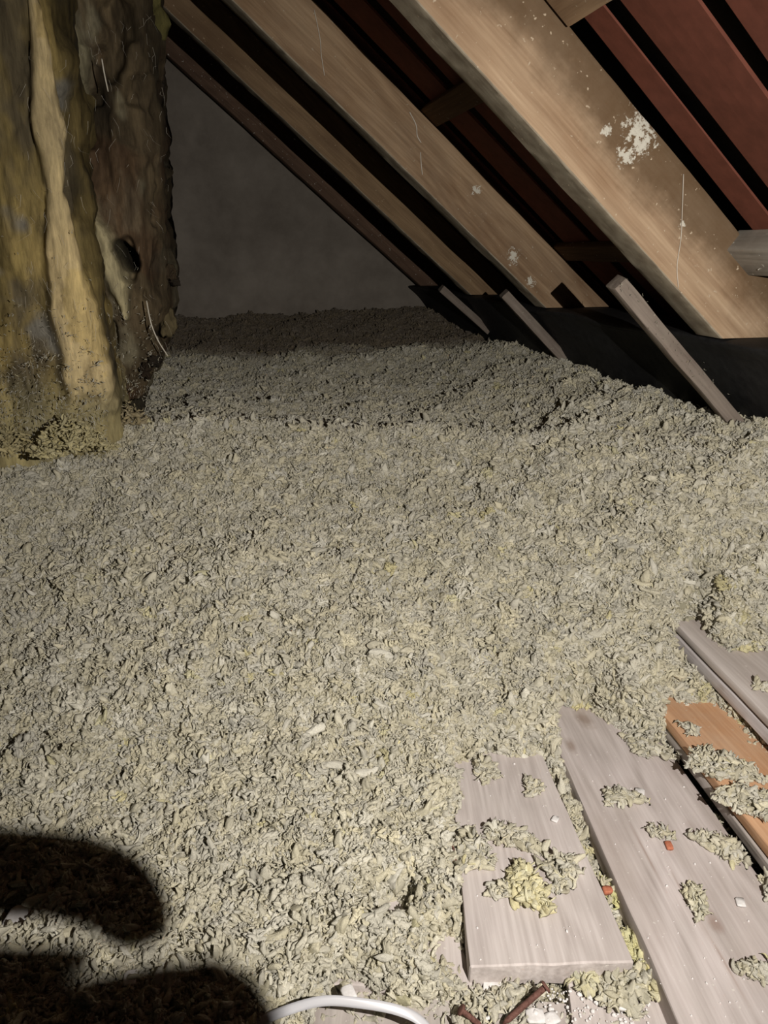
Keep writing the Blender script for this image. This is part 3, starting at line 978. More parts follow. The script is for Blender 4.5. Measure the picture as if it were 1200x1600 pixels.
G = 'wool tufts lying on the boards'
tuft(735, 1335, .0, 1.3, .026, .020, 60, 'loose wool tuft on the left edge of the short grey board', 1, group=G)
tuft(800, 1312, .0, -.7, .030, .014, 50, 'curved wool tuft across the middle of the short grey board', 2, group=G)
tuft(822, 1392, .0, 1.6, .026, .015, 50, 'pale yellowish wool tuft in the middle of the short grey board', 3, (1.12, 1.1, .9), .0085, group=G)
tuft(876, 1365, .0, 1.0, .022, .015, 45, 'clumpy wool tuft right of the yellowish tuft on the short board', 4, group=G)
tuft(782, 1395, .0, .3, .010, .010, 14, 'small wool tuft left of the yellowish tuft on the short board', 5, group=G)
tuft(832, 1232, .0, 1.4, .013, .009, 16, 'small wool tuft near the far end of the short grey board', 6, group=G)
tuft(758, 1205, .0, 1.5, .024, .012, 40, 'wool tuft trailing over the far end of the short grey board', 7, group=G)
tuft(972, 1250, .0, -.3, .023, .012, 38, 'wool tuft beside a white plaster chip on the wide grey board', 8, group=G)
tuft(1030, 1304, .0, -.5, .014, .008, 16, 'thin wool tuft above the red brick chip on the wide grey board', 9, (.95, .95, .95), .004, group=G)
tuft(1128, 1328, .0, -.9, .026, .012, 50, 'dense wool tuft near the right edge of the wide grey board', 10, group=G)
tuft(1088, 1410, .0, 1.1, .021, .010, 30, 'wispy wool tuft beside the dark stain on the wide grey board', 11, (1, 1, .95), .0042, group=G)
tuft(1178, 1522, .0, -.2, .014, .008, 18, 'small wool tuft at the lower right corner on the wide board', 12, group=G)
tuft(1012, 1172, .0, -.9, .032, .012, 56, 'spread wool tuft along the far right edge of the wide board', 13, group=G)
tuft(1125, 1200, .034, -.8, .040, .022, 120, 'large wool tuft heaped on the orange-brown board', 14, group=G)
tuft(1190, 1265, .034, -.9, .045, .022, 130, 'large wool tuft at the right edge over the orange-brown board', 15, group=G)
tuft(1078, 1142, .034, .2, .010, .010, 14, 'tiny wool tuft on the far end of the orange-brown board', 16, group=G)
tuft(1165, 1012, .085, -.2, .016, .014, 26, 'pale yellowish wool tuft on the topmost raised board', 17, (1.12, 1.1, .88), .0075, group=G)
tuft(1130, 1000, .085, -.9, .020, .009, 30, 'grey wool tuft at the far end of the topmost raised board', 18, group=G)
tuft(1195, 1075, .085, 0, .010, .005, 8, 'small wool tuft at the right edge of the topmost raised board', 19, group=G)
tuft(1215, 1000, .085, -.3, .040, .022, 90, 'broad wool tuft covering the far right of the topmost board', 20, group=G)
# wool in the gaps
tuft(880, 1228, -.022, -1.15, .036, .010, 60, 'wool wedged in the gap left of the wide board near its far end', 21)
tuft(903, 1290, -.022, -1.1, .025, .008, 36, 'wool wedged in the gap between short and wide boards', 22)
tuft(955, 1400, -.024, -1.1, .030, .008, 46, 'yellower wool wedged low in the gap beside the short board', 23, (1.02, 1.05, .7))
tuft(995, 1490, -.024, -1.2, .030, .012, 50, 'yellowish wool at the near end of the gap beside the wide board', 24, (1.05, 1.05, .75))
tuft(915, 1515, -.022, 1.2, .022, .013, 40, 'pale wool tuft at the near right corner of the short board', 25, (1.08, 1.08, .95), .007)
tuft(975, 1545, -.022, .2, .034, .014, 70, 'crumbly wool and plaster dust in front of the short board', 26, (1.02, 1.02, 1.0))
tuft(1030, 1545, -.022, 1.2, .014, .008, 16, 'round pale wool tuft against the side of the wide board', 27, (1.1, 1.08, .9), .007)
tuft(775, 1568, -.024, .1, .040, .012, 60, 'wool crumbs in front of the short board near the rusty nail', 28)

# ------------------------------------------------------------------ chips, nails, cable
def chip(px, py, z, s, m, label, cat, seed, flat=.35, name='plaster_chip', el=1.3, group=None):
    q = np.random.default_rng(seed)
    v, f = ico(1)
    v = v * (1 + .35 * vn(v + seed, 1.7, seed))[:, None]
    v = np.clip(v, -np.array([.62, .55, .6]), np.array([.55, .66, .5])) * 1.45
    v *= np.array([s * el, s, s * flat]); a = q.uniform(0, 3.1)
    x = v[:, 0] * math.cos(a) - v[:, 1] * math.sin(a); v[:, 1] = v[:, 0] * math.sin(a) + v[:, 1] * math.cos(a); v[:, 0] = x
    c = atz(px, py, z)
    v[:, 2] -= v[:, 2].min()
    return make(name, v, f, m, smooth=False, M=Matrix.Translation(Vector(c)), label=label, cat=cat, group=group)


GC = 'white plaster chips scattered on the boards'
for q_, (px, py, z, s, lb) in enumerate([
        (1000, 1240, .001, .0058, 'flat white plaster chip beside a wool tuft on the wide board'),
        (1157, 1411, .001, .0045, 'white plaster chip right of the dark stain on the wide board'),
        (962, 1513, -.022, .011, 'long white plaster piece at the near right corner of the short board'),
        (1012, 1510, -.022, .007, 'white plaster lump near the side of the wide board'),
        (835, 1590, -.024, .007, 'white plaster chip beside the rusty nail at the bottom'),
        (862, 1595, -.024, .006, 'white plaster chip right of the rusty nail at the bottom'),
        (975, 1570, -.022, .007, 'white plaster lump at the bottom right in front of the short board'),
        (30, 1438, .004, .011, 'white plaster scrap in the lower left corner between shadows'),
        (8, 1470, .004, .009, 'white plaster scrap at the left edge of the photo low down'),
        (545, 1553, .004, .006, 'white plaster chip above the white cable'),
        (770, 1548, -.024, .009, 'white plaster chip under the near end of the short board'),
        (868, 1281, .001, .0040, 'small pale plaster chip on the right side of the short board'),
        (1015, 1530, -.022, .005, 'white plaster crumb beside the wide board near the bottom'),
        (205, 1530, .018, .006, 'white plaster chip between the two hand shadows')]):
    chip(px, py, z, s, M_chalk, lb, 'plaster chip', 60 + q_, group=GC)
rq = np.random.default_rng(3)
crumbs_v = []; crumbs_f = []; co = 0
vi, fi = ico(0)
for k in range(420):
    if k < 250:
        a_ = rq.uniform(0, 1); px = 760 + rq.uniform(0, 260); py = 1540 + rq.uniform(0, 60); z = -.0225
    else:
        px = rq.uniform(720, 1200); py = rq.uniform(1150, 1590); z = .0005
        if not (inpoly(np.array([px]), np.array([py]), BARE_PX[1][1])[0] or inpoly(np.array([px]), np.array([py]), [(712, 1195), (850, 1180), (960, 1470), (750, 1520)])[0]): continue
    c = atz(px, py, z)
    s = (.0007 if k >= 250 else .0010) * math.exp(rq.normal(0, .4))
    crumbs_v.append(vi * s * rq.uniform(.6, 1.4, 3) + c); crumbs_f.append(fi + co); co += len(vi)
make('plaster_crumbs', np.concatenate(crumbs_v), np.concatenate(crumbs_f), M_chalk, smooth=False, kind='stuff', label='tiny white plaster crumbs sprinkled over the grey boards', cat='debris')
chip(1045, 1323, .001, .0038, M_brick, 'small red brick chip on the wide grey board', 'brick chip', 81, .6, 'brick_chip', 1.6)
chip(948, 1394, -.008, .0042, M_brick, 'red brick chip in the gap beside the short board', 'brick chip', 82, .8, 'brick_chip')


def nail(a, b, z0, z1, r, label, head=True, name='nail', m=None, bend=0):
    A = atz(*a, z0); B = atz(*b, z1)
    mid = (A + B) / 2 + np.array([bend, 0, bend * .5])
    pts = smoothpts([A, mid, B], 14)
    root = thing(name, label, 'nail', A)
    sh = tube('shank', pts - A, [r] * 12 + [r * .8, r * .3], m or M_rust, 8, parent=root)
    if head:
        d = (A - mid); d /= np.linalg.norm(d)
        tube('head', [np.zeros(3), d * r * .7, d * r * 1.0], [r * 2.0, r * 2.0, r * 1.5], m or M_rust, 12, parent=root)
    return root


nail((851, 1543), (786, 1600), .004, -.018, .0026, 'thick rusty brown nail pointing down left at the bottom edge')
nail((722, 1579), (752, 1603), -.008, -.020, .0024, 'rusty nail end below the short board at the bottom edge')
nail((702, 1302), (716, 1372), .012, .003, .0013, 'thin dark rusty nail standing beside the short board', head=False, bend=.001)
nail((708, 1325), (711, 1385), .010, .002, .0010, 'second thin dark nail lying along the short board edge', head=False, bend=-.002)
# screw at the right edge
A = aty(1184, 422, .93); B = aty(1212, 398, .93)
root = thing('screw', 'small steel screw sticking out beside the nearest rafter at the right edge', 'screw', A)
pts = np.linspace(A, B, 40) - A
tube('shank', pts, [.0006 + .0008 * min(1, i / 6) + .0004 * (i % 2) for i in range(40)], M_screw, 8, parent=root)
tube('head', [pts[-1], pts[-1] * 1.06], [.001, .0032], M_screw, 10, parent=root)

# white flat cable
def ribbon(name, pts, wd, th, m, **kw):
    P = smoothpts(pts, 60); n = len(P); V = []
    for i in range(n):
        t = P[min(i + 1, n - 1)] - P[max(0, i - 1)]; t /= np.linalg.norm(t)
        ang = .35 - 1.15 * math.sin(i / n * 3.1)
        s_ = np.cross(t, (0, 0, 1)); s_ /= np.linalg.norm(s_); u_ = np.cross(s_, t)
        s2 = s_ * math.cos(ang) + u_ * math.sin(ang); u2 = -s_ * math.sin(ang) + u_ * math.cos(ang)
        for (a, b) in ((-.5, -.3), (-.5, .3), (-.2, .5), (.2, .5), (.5, .3), (.5, -.3), (.2, -.5), (-.2, -.5)):
            V.append(P[i] + s2 * a * wd + u2 * b * th)
    F = [(i * 8 + j, i * 8 + (j + 1) % 8, (i + 1) * 8 + (j + 1) % 8, (i + 1) * 8 + j) for i in range(n - 1) for j in range(8)]
    F += [tuple(range(8))[::-1], tuple((n - 1) * 8 + k for k in range(8))]
    return make(name, V, F, m, **kw)


ribbon('cable', [atz(330, 1640, .006), atz(400, 1600, .012), atz(450, 1578, .018), atz(505, 1564, .022), atz(560, 1567, .020), atz(620, 1578, .014), atz(660, 1598, .006), atz(690, 1640, -.01)], .0075, .0018, M_cable,
       label='flat white cable arching over the boards at the bottom edge', cat='cable')

# cobwebs on rafters
def web(name, pts, y, r, label):
    tube(name, smoothpts([aty(a, b, y) for a, b in pts], 24), r, M_web, 5, label=label, cat='cobweb')


web('cobweb', [(1068, 272), (1066, 330), (1064, 372), (1058, 415), (1060, 450)], .9635, .0006, 'long vertical cobweb thread on the nearest rafter')
web('cobweb', [(491, 15), (500, 60), (502, 85), (507, 118)], 1.583, .0008, 'pale cobweb thread high on the second rafter')
web('cobweb', [(640, 175), (650, 195), (652, 212), (658, 223)], 1.583, .0011, 'pale curved cobweb thread in the middle of the second rafter')
web('cobweb', [(657, 238), (658, 255), (660, 273)], 1.583, .0010, 'short cobweb thread low on the second rafter below the curved one')

# ------------------------------------------------------------------ hanging glass-wool batts on the left
def batt_mat(name, stops, seed, gloss=.2, vs=(16, 16, 2.2)):
    m, nt, b = mat(name)
    L = nt.links.new
    tc = N(nt, 'ShaderNodeTexCoord'); mp = nt.nodes.new('ShaderNodeMapping'); mp.inputs['Scale'].default_value = vs; mp.inputs['Location'].default_value = (seed, seed, seed)
    L(tc.outputs['Object'], mp.inputs[0])
    n1 = N(nt, 'ShaderNodeTexNoise', Scale=1.0, Detail=6.0, Roughness=.62, Distortion=.6); L(mp.outputs[0], n1.inputs['Vector'])
    r = ramp(nt, stops); L(n1.outputs['Fac'], r.inputs[0])
    mp2 = nt.nodes.new('ShaderNodeMapping'); mp2.inputs['Scale'].default_value = (220, 220, 26); L(tc.outputs['Object'], mp2.inputs[0])
    n2 = N(nt, 'ShaderNodeTexNoise', Scale=1.0, Detail=4.0, Roughness=.7); L(mp2.outputs[0], n2.inputs['Vector'])
    r2 = ramp(nt, [(.3, (.7, .7, .7)), (.7, (1.15, 1.15, 1.15))]); L(n2.outputs['Fac'], r2.inputs[0])
    c = mixc(nt, 1.0, r.outputs[0], r2.outputs[0], 'MULTIPLY')
    at = N(nt, 'ShaderNodeAttribute', attribute_name='tone')
    c = mixc(nt, 1.0, c, at.outputs['Color'], 'MULTIPLY')
    L(c, b.inputs['Base Color']); b.inputs['Roughness'].default_value = .9; b.inputs['Specular IOR Level'].default_value = gloss
    bp = N(nt, 'ShaderNodeBump', Strength=.6, Distance=.003); L(n1.outputs['Fac'], bp.inputs['Height'])
    bp2 = N(nt, 'ShaderNodeBump', Strength=.5, Distance=.0012); L(n2.outputs['Fac'], bp2.inputs['Height']); L(bp.outputs[0], bp2.inputs['Normal'])
    L(bp2.outputs[0], b.inputs['Normal'])
    return m


MB_yel = batt_mat('yellow_glass_wool', [(.30, (.16, .12, .05)), (.42, (.32, .235, .075)), (.55, (.45, .33, .10)), (.70, (.52, .45, .25))], 3.0)
MB_dirty = batt_mat('grimy_glass_wool', [(.30, (.030, .022, .014)), (.44, (.09, .065, .04)), (.57, (.17, .14, .09)), (.72, (.33, .28, .17))], 8.0)
MB_cream = batt_mat('cream_glass_wool', [(.28, (.36, .27, .10)), (.5, (.60, .47, .19)), (.72, (.68, .58, .33))], 14.0)


def slab(name, path, z0, z1, m, seed, amp=.02, fold=1.0, taper=None, lean=(0, 0), parent=None, nv=150, **kw):
    """closed hanging batt: horizontal closed outline 'path' (x,y) extruded from z0 to z1, folded and roughened"""
    P = smoothpts([(a, b, 0) for a, b in path + [path[0]]], 110)[:-1]
    K = len(P); c = P.mean(0)
    V = []
    zs = np.linspace(z0, z1, nv)
    for z in zs:
        f = (z - z0) / (z1 - z0)
        s = 1.0 if taper is None else np.interp(z, *taper)
        Q = c + (P - c) * s
        Q[:, 2] = z
        Q[:, 0] += lean[0] * f; Q[:, 1] += lean[1] * f
        V.append(Q)
    V = np.concatenate(V)
    Nn = V - (c + np.array([0, 0, 0])); Nn[:, 2] = 0; Nn /= np.linalg.norm(Nn, axis=1)[:, None] + 1e-9
    W = V * np.array([1, 1, .16]) + seed
    d = amp * fold * fbm(W, 14, 3, seed) + amp * .5 * fbm(V * np.array([1, 1, .45]) + seed, 30, 3, seed + 9)
    holes = np.clip(fbm(V * np.array([1, 1, .6]) + seed * 2, 13, 2, seed + 5) - .30, 0, 1) * 2.2
    d -= amp * 1.6 * holes
    fr = .0035 * fbm(V * np.array([1, 1, .5]), 110, 2, seed + 20)
    V = V + Nn * (d + fr)[:, None]
    V[:, 2] += .01 * fbm(V, 16, 2, seed + 30)
    tone = np.clip(1.0 - .25 * np.clip(holes, 0, 1), .4, 1.2)[:, None] * np.ones((1, 3))
    F = [(i * K + j, i * K + (j + 1) % K, (i + 1) * K + (j + 1) % K, (i + 1) * K + j) for i in range(nv - 1) for j in range(K)]
    F += [tuple(range(K))[::-1], tuple((nv - 1) * K + j for j in range(K))]
    return make(name, V, F, m, tone=tone, parent=parent, **kw)


def seg_field(P2, line, wid):
    """distance field (0 centre .. 1 edge) to a polyline in (x,z) with widths; returns falloff"""
    best = np.full(len(P2), 9.0)
    for (a, wa), (b, wb) in zip(list(zip(line, wid))[:-1], list(zip(line, wid))[1:]):
        a = np.array(a); b = np.array(b); d = b - a
        t = np.clip(((P2 - a) @ d) / (d @ d), 0, 1)
        dd = np.linalg.norm(P2 - (a + t[:, None] * d), axis=1) / (wa + (wb - wa) * t)
        best = np.minimum(best, dd)
    return best


def smst(a, b, x):
    t = np.clip((x - a) / (b - a), 0, 1); return t * t * (3 - 2 * t)


def pxline(pp, y): return [tuple(aty(a, b, y)[[0, 2]]) for a, b in pp]


def relief_batt(name, xl, edge_px, y0, back, z0, z1, relief, colour, m, parent, o, nu=190, nv=330, seed=0, **kw):
    """closed ragged batt: front face near y0 with relief towards the viewer, right edge following pixels"""
    E = np.array(pxline(edge_px, y0)); E = E[np.argsort(E[:, 1])]
    zs = np.linspace(z0, z1, nv); V = []
    K = nu + 30
    for z in zs:
        xr = np.interp(z, E[:, 1], E[:, 0])
        su = np.linspace(0, 1, nu); xx = xl + (xr - xl) * su
        yy = y0 + .0 * su
        rnd = .05
        k = np.clip((xx - (xr - rnd)) / rnd, 0, 1)
        yy = yy + rnd * (1 - np.sqrt(np.clip(1 - k ** 2, 0, 1)))
        side = np.linspace(0, 1, 16)[1:]
        xs_ = np.concatenate([xx, xr + .02 * side * 0, np.linspace(xr, xl, 16)[1:]])
        ys_ = np.concatenate([yy, y0 + rnd + (back - y0 - rnd) * side, np.full(15, back)])
        V.append(np.stack([xs_, ys_, np.full(K, z)], 1))
    V = np.concatenate(V)
    Nn = np.zeros_like(V)
    idx = np.tile(np.arange(K), nv)
    Nn[:, 1] = np.where(idx < nu, -1, 0)
    xr_ = np.interp(V[:, 2], E[:, 1], E[:, 0])
    kk = np.clip((V[:, 0] - (xr_ - .05)) / .05, 0, 1) * (idx < nu + 15)
    Nn[:, 0] = kk; Nn[:, 1] = -np.sqrt(np.clip(1 - kk ** 2, 0, 1)) * (idx < nu)
    r = relief(V)
    tone = colour(V, r)
    rag = .016 * fbm(V, 16, 4, seed + 60) * kk
    V = V + Nn * (r + rag)[:, None]
    I = np.arange(nv * K).reshape(nv, K); J = np.roll(I, -1, axis=1)
    F = np.stack([I[:-1], J[:-1], J[1:], I[1:]], -1).reshape(-1, 4)
    F = [tuple(q) for q in F.tolist()] + [tuple(I[0].tolist())[::-1], tuple(I[-1].tolist())]
    return make(name, V - np.array(o), F, m, tone=tone, parent=parent, **kw)


MB = batt_mat('glass_wool', [(.30, (.42, .41, .40)), (.5, (.92, .92, .92)), (.72, (1.28, 1.28, 1.22))], 3.0, vs=(38, 38, 7))
# --- yellow batt with its pale torn ridge
YA = 1.34
RL = pxline([(48, -40), (58, 60), (72, 190), (84, 300), (98, 400), (112, 480), (130, 570), (146, 690)], YA); RWD = [.004, .008, .018, .009, .024, .033, .032, .034]


def reliefA(V):
    Pv = V * np.array([1, 1, .22])
    f = seg_field(V[:, [0, 2]], RL, RWD)
    rid = 1 - smst(.55, 1.25, f + .18 * fbm(V, 30, 2, 3))
    rid = rid * smst(.315, .40, V[:, 2] + .03 * fbm(V, 40, 2, 49))
    d = .030 * rid
    d += .028 * fbm(Pv + 3, 12, 4, 41) + .012 * fbm(V * np.array([1, 1, .4]), 34, 4, 43) * (1 - .2 * rid) - .006 * rid * np.abs(vn(V * np.array([1, 1, .25]), 60, 47))
    d += .0035 * fbm(V * np.array([1, 1, .35]), 120, 3, 44)
    d -= .009 * np.exp(-((f - 1.5) / .35) ** 2)
    g = (1 - smst(.26, .42, V[:, 2])) * .02          # flares out at the foot
    return d + g


def colA(V, r):
    f = seg_field(V[:, [0, 2]], RL, RWD)
    rid = (1 - smst(.6, 1.15, f + .25 * fbm(V, 30, 3, 3)))[:, None]
    rid = rid * smst(.325, .375, V[:, 2:3] + .03 * fbm(V, 40, 2, 49)[:, None])
    n = fbm(V * np.array([1, 1, .35]), 15, 4, 61)[:, None]; n2 = fbm(V * np.array([1, 1, .5]) + 5, 20, 4, 62)[:, None]
    base = np.array([[.27, .205, .080]]) * (1 + .9 * n)
    grime = smst(.02, .35, n2)
    base = base * (1 - grime) + np.array([[.13, .105, .062]]) * grime
    base = base * (1 - smst(.30, .50, fbm(V, 11, 3, 66)[:, None])) + np.array([[.22, .205, .17]]) * smst(.30, .50, fbm(V, 11, 3, 66)[:, None])
    cream = np.array([[.56, .43, .20]]) * (1 + .55 * n) + np.array([[.02, .03, .05]]) * (n2 > 0)
    c = base * (1 - rid) + cream * rid
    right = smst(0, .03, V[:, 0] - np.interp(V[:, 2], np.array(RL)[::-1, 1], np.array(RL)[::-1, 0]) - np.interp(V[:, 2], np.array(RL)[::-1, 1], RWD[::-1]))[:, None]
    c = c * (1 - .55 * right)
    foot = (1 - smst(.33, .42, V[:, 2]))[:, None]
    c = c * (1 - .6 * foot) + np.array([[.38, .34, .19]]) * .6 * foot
    return c.clip(.01, .9)


yb = thing('glass_wool_batt', 'bulky yellow glass wool batt with a pale torn ridge hanging at the left edge', 'insulation batt', (-.5, 1.45, .22))
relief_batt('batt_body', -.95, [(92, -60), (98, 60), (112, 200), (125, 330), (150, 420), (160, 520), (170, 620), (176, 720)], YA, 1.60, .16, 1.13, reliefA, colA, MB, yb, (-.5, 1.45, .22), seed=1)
# --- dark ragged batt
YB = 1.50
FL = pxline([(96, 30), (118, 80), (112, 140), (108, 170)], YB); FW_ = [.012, .030, .028, .010]
FL2 = pxline([(118, 300), (148, 360), (172, 400), (188, 445), (198, 495)], YB); FW2 = [.018, .028, .030, .024, .006]
HL = pxline([(186, 385), (205, 412)], YB)


def reliefB(V):
    d = .026 * fbm(V * np.array([1, 1, .3]) + 7, 12, 4, 71) + .012 * fbm(V * np.array([1, 1, .5]), 36, 3, 73) + .004 * fbm(V * np.array([1, 1, .4]), 120, 3, 74)
    for l_, w_ in ((FL, FW_), (FL2, FW2)):
        d += .026 * (1 - smst(.4, 1.1, seg_field(V[:, [0, 2]], l_, w_) + .25 * fbm(V, 40, 2, 75)))
    d -= .085 * (1 - smst(.5, 1.1, seg_field(V[:, [0, 2]], HL, [.014, .018]) + .3 * fbm(V, 50, 2, 76)))
    d -= .03 * smst(.25, .5, fbm(V * np.array([1, 1, .7]), 22, 2, 77))
    return d


def colB(V, r):
    n = fbm(V * np.array([1, 1, .3]), 20, 4, 81)[:, None]; n2 = fbm(V * np.array([1, 1, .5]), 24, 4, 82)[:, None]
    c = np.array([[.11, .082, .047]]) * (1 + 1.0 * n)
    p = smst(.05, .40, n2); c = c * (1 - p) + np.array([[.20, .175, .115]]) * p
    red = smst(.1, .4, fbm(V, 12, 2, 83)[:, None]); c = c * (1 - .6 * red) + np.array([[.10, .055, .03]]) * .6 * red
    for l_, w_, cc in ((FL, FW_, (.30, .27, .17)), (FL2, FW2, (.46, .40, .24))):
        k = (1 - smst(.5, 1.1, seg_field(V[:, [0, 2]], l_, w_) + .3 * fbm(V, 40, 3, 75)))[:, None]
        c = c * (1 - k) + np.array([cc]) * k * (1 + .4 * n)
    k = (1 - smst(.6, 1.2, seg_field(V[:, [0, 2]], HL, [.014, .018]) + .3 * fbm(V, 50, 2, 76)))[:, None]
    c = c * (1 - .85 * k)
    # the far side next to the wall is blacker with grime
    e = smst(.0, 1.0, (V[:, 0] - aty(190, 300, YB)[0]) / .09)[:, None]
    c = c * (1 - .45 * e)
    return c.clip(.008, .9)


db = thing('glass_wool_batt', 'grimy dark brown ragged glass wool batt hanging between the yellow batt and the grey wall', 'insulation batt', (-.2, 1.65, .22))
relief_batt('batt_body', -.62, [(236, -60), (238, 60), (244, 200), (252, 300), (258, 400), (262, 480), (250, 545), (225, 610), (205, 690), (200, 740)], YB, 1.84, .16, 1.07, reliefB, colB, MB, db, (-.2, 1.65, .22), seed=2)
q = np.random.default_rng(91)


def blob(px, py, y, sx, sz, parent, o, name, m, seed, tonec, n_=3):
    v, f = ico(n_)
    r = 1 + .5 * vn(v + seed, 1.8, seed) + .3 * vn(v + seed, 4.5, seed + 1)
    v = v * r[:, None] * np.array([sx, sx * .8, sz]) + aty(px, py, y)
    return make(name, v - np.array(o), f, m, parent=parent, tone=np.tile([tonec], (len(v), 1)))


for k, (a_, b_, y_, sx, sz, t_) in enumerate([(266, 425, 1.56, .012, .014, (.05, .035, .02)), (272, 440, 1.58, .010, .010, (.02, .015, .01)), (243, 565, 1.50, .014, .010, (.02, .015, .01)), (228, 580, 1.48, .010, .012, (.03, .02, .012)),
                                              (262, 505, 1.56, .016, .024, (.12, .095, .05)), (213, 632, 1.46, .012, .010, (.03, .025, .015)), (243, 100, 1.62, .014, .04, (.03, .02, .012)), (248, 140, 1.62, .010, .02, (.02, .015, .01)), (222, 20, 1.60, .035, .05, (.13, .115, .04))]):
    blob(a_, b_, y_, sx, sz, db, (-.2, 1.65, .22), 'torn_lump', MB, 300 + k, t_)
# frayed fibres of the torn faces
tv = []; tf = []; to = 0
for k in range(150):
    a_ = q.uniform(30, 262); b_ = q.uniform(20, 640); y_ = (1.285 if a_ < 160 else 1.455) + q.uniform(-.01, .02)
    p = aty(a_, b_, y_); L_ = q.uniform(.008, .03); d_ = np.array([q.normal(0, .5), -.2 + q.normal(0, .3), -1]); d_ /= np.linalg.norm(d_)
    cpt = [p, p + d_ * L_ * .5 + q.normal(0, .002, 3), p + d_ * L_ + q.normal(0, .005, 3)]
    for i in range(2):
        for c_ in ():
            pass
    ring = []
    for i, c_ in enumerate(cpt):
        w_ = (.00022, .00018, .00008)[i]
        for an in (0, 2.1, 4.2): ring.append(c_ + w_ * np.array([math.cos(an), math.sin(an), 0]))
    tv.append(np.array(ring))
    for i in range(2):
        for j in range(3):
            j2 = (j + 1) % 3; tf.append((to + i * 3 + j, to + i * 3 + j2, to + i * 3 + 3 + j2)); tf.append((to + i * 3 + j, to + i * 3 + 3 + j2, to + i * 3 + 3 + j))
    to += 9
make('frayed_fibres', np.concatenate(tv) - np.array((-.2, 1.65, .22)), np.array(tf), M_straw, parent=db, kind='stuff')

# loose wool crumbs stuck to the foot of the batts
q = np.random.default_rng(44)
n = 2200
px = q.uniform(-20, 255, n); py = 715 - np.abs(q.normal(0, 100, n))
yv = np.interp(px, [-20, 110, 165, 180, 260], [1.30, 1.285, 1.31, 1.455, 1.50])
P = np.array([aty(a, b, c) for a, b, c in zip(px, py, yv)])
v_, f_, t_ = scatter(P, (.0021 * np.exp(q.normal(0, .4, n))), TC, fc, 1.2, q, tones(n, q) * .9)
make('wool_crumbs', v_, f_, M_wool, tone=t_, kind='stuff', label='grey wool crumbs stuck to the foot of the hanging batts', cat='debris')

for (a_, b_, y_, ra, rb, n_, lb, tn) in ((112, 704, 1.245, .060, .040, 260, 'yellowish fluffy tuft at the foot of the pale torn ridge', (.88, .83, .60)),
                                       (5, 708, 1.255, .06, .036, 200, 'dull yellow tuft at the left edge below the hanging batt', (.72, .66, .46)),
                                       (200, 662, 1.40, .035, .030, 80, 'brownish wool tuft at the foot of the dark batt', (.62, .55, .42))):
    p_ = aty(a_, b_, y_)
    tuft(a_, b_, float(p_[2]), .1, ra, rb, n_, lb, int(a_) + 3, tn, .0045, hgt=1.3)
# crumbs caught on the timber offcut and the rafter foot
q = np.random.default_rng(45)
t_ = q.uniform(0, 1, 60)
P = np.array([aty(958 + 172 * t + q.uniform(-8, 22), 436 + 195 * t + q.uniform(-10, 10), .997) for t in t_])
v_, f_, c_ = scatter(P, (.0013 * np.exp(q.normal(0, .4, len(P)))), TC, fc, 1.0, q, tones(len(P), q) * .7)
make('wool_crumbs', v_, f_, M_wool, tone=c_, kind='stuff', label='wool crumbs caught along the nearest grey timber offcut', cat='debris')

# straw-like fibres by the dark batt
tube('straw', smoothpts([aty(229, 470, 1.45), aty(236, 505, 1.44), aty(247, 532, 1.44), aty(262, 556, 1.44)], 20), .0012, M_straw, 6,
     label='long pale curved straw hanging from the dark batt over the wool', cat='straw')
tube('straw', smoothpts([aty(159, 92, 1.40), aty(163, 115, 1.40), aty(169, 143, 1.41)], 14), .0011, M_straw, 6,
     label='short pale straw stuck high on the dark batt', cat='straw')

# ------------------------------------------------------------------ the photographer's hand beside the torch, outside the frame
SF = .112
def hp(px, py, s=SF, z=.04):
    return LIGHT + s * (atz(px, py, z) - LIGHT)


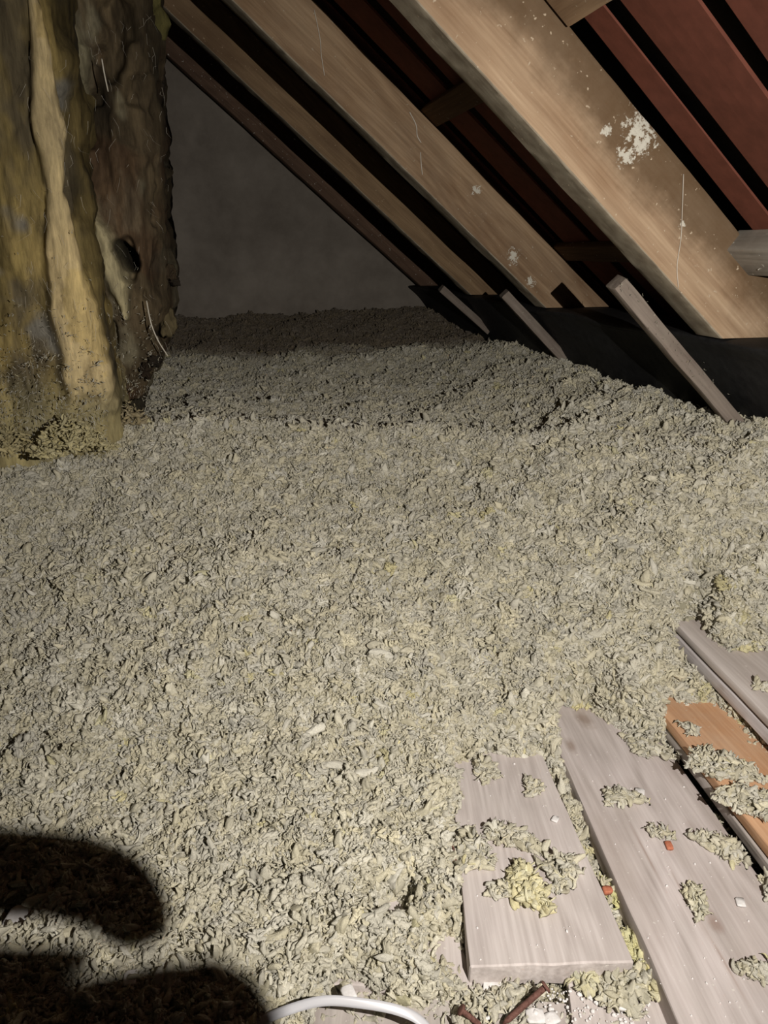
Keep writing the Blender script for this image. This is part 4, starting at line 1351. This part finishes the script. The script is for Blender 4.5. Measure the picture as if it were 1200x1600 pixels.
def hand():
    chains = [
        # finger A: in from the left, bending down
        ([(-330, 1400), (-200, 1370), (-60, 1358), (60, 1360), (150, 1372), (205, 1402), (222, 1440), (225, 1456)], [68, 68, 64, 60, 66, 60, 50, 34]),
        # thumb B: thin, from the left
        ([(-330, 1400), (-180, 1500), (-60, 1512), (40, 1512), (110, 1500), (160, 1492)], [60, 40, 34, 28, 20, 10]),
        # fingers C/D: low pair ending at a blunt tip
        ([(-330, 1640), (-150, 1650), (0, 1640), (120, 1625), (230, 1600), (320, 1580), (365, 1575)], [70, 60, 60, 62, 60, 60, 48]),
        ([(430, 1720), (395, 1640), (372, 1580), (345, 1540), (300, 1514)], [60, 60, 55, 42, 16]),
        ([(-330, 1640), (-150, 1800), (100, 1820), (300, 1780), (430, 1720)], [80, 70, 70, 66, 60]),
        # palm
        ([(-330, 1400), (-420, 1520), (-330, 1640)], [90, 110, 90]),
    ]
    me = bpy.data.meshes.new('person'); verts = []; edges = []; rads = []; idx = {}
    for ch, rr in chains:
        prev = None
        for (p, r) in zip(ch, rr):
            if p not in idx:
                idx[p] = len(verts); verts.append(tuple(hp(*p))); rads.append(r * .00064 * SF * 1.08)
            if prev is not None and (prev, idx[p]) not in edges: edges.append((prev, idx[p]))
            prev = idx[p]
    # wrist and forearm continuing up and away to the left
    base = Vector(verts[idx[(-420, 1520)]]); a = len(verts)
    for k, (d, r) in enumerate((((-.005, -.035, .018), .011), ((-.015, -.09, .030), .017), ((-.05, -.24, .01), .028))):
        verts.append(tuple(base + Vector(d))); rads.append(r)
        edges.append((a + k - 1 if k else idx[(-420, 1520)], a + k))
    me.from_pydata(verts, edges, [])
    o = bpy.data.objects.new('person', me); COL.objects.link(o)
    sk = o.modifiers.new('skin', 'SKIN'); sk.use_smooth_shade = True
    for i, v in enumerate(me.skin_vertices[0].data):
        v.radius = (rads[i], rads[i])
    me.skin_vertices[0].data[idx[(-420, 1520)]].use_root = True
    sb = o.modifiers.new('sub', 'SUBSURF'); sb.levels = 2; sb.render_levels = 2
    me.materials.append(M_skin)
    o['label'] = "photographer's bare hand shading the torch, casting the finger shadows at lower left"
    o['category'] = 'person'
    return o


h_ = hand()
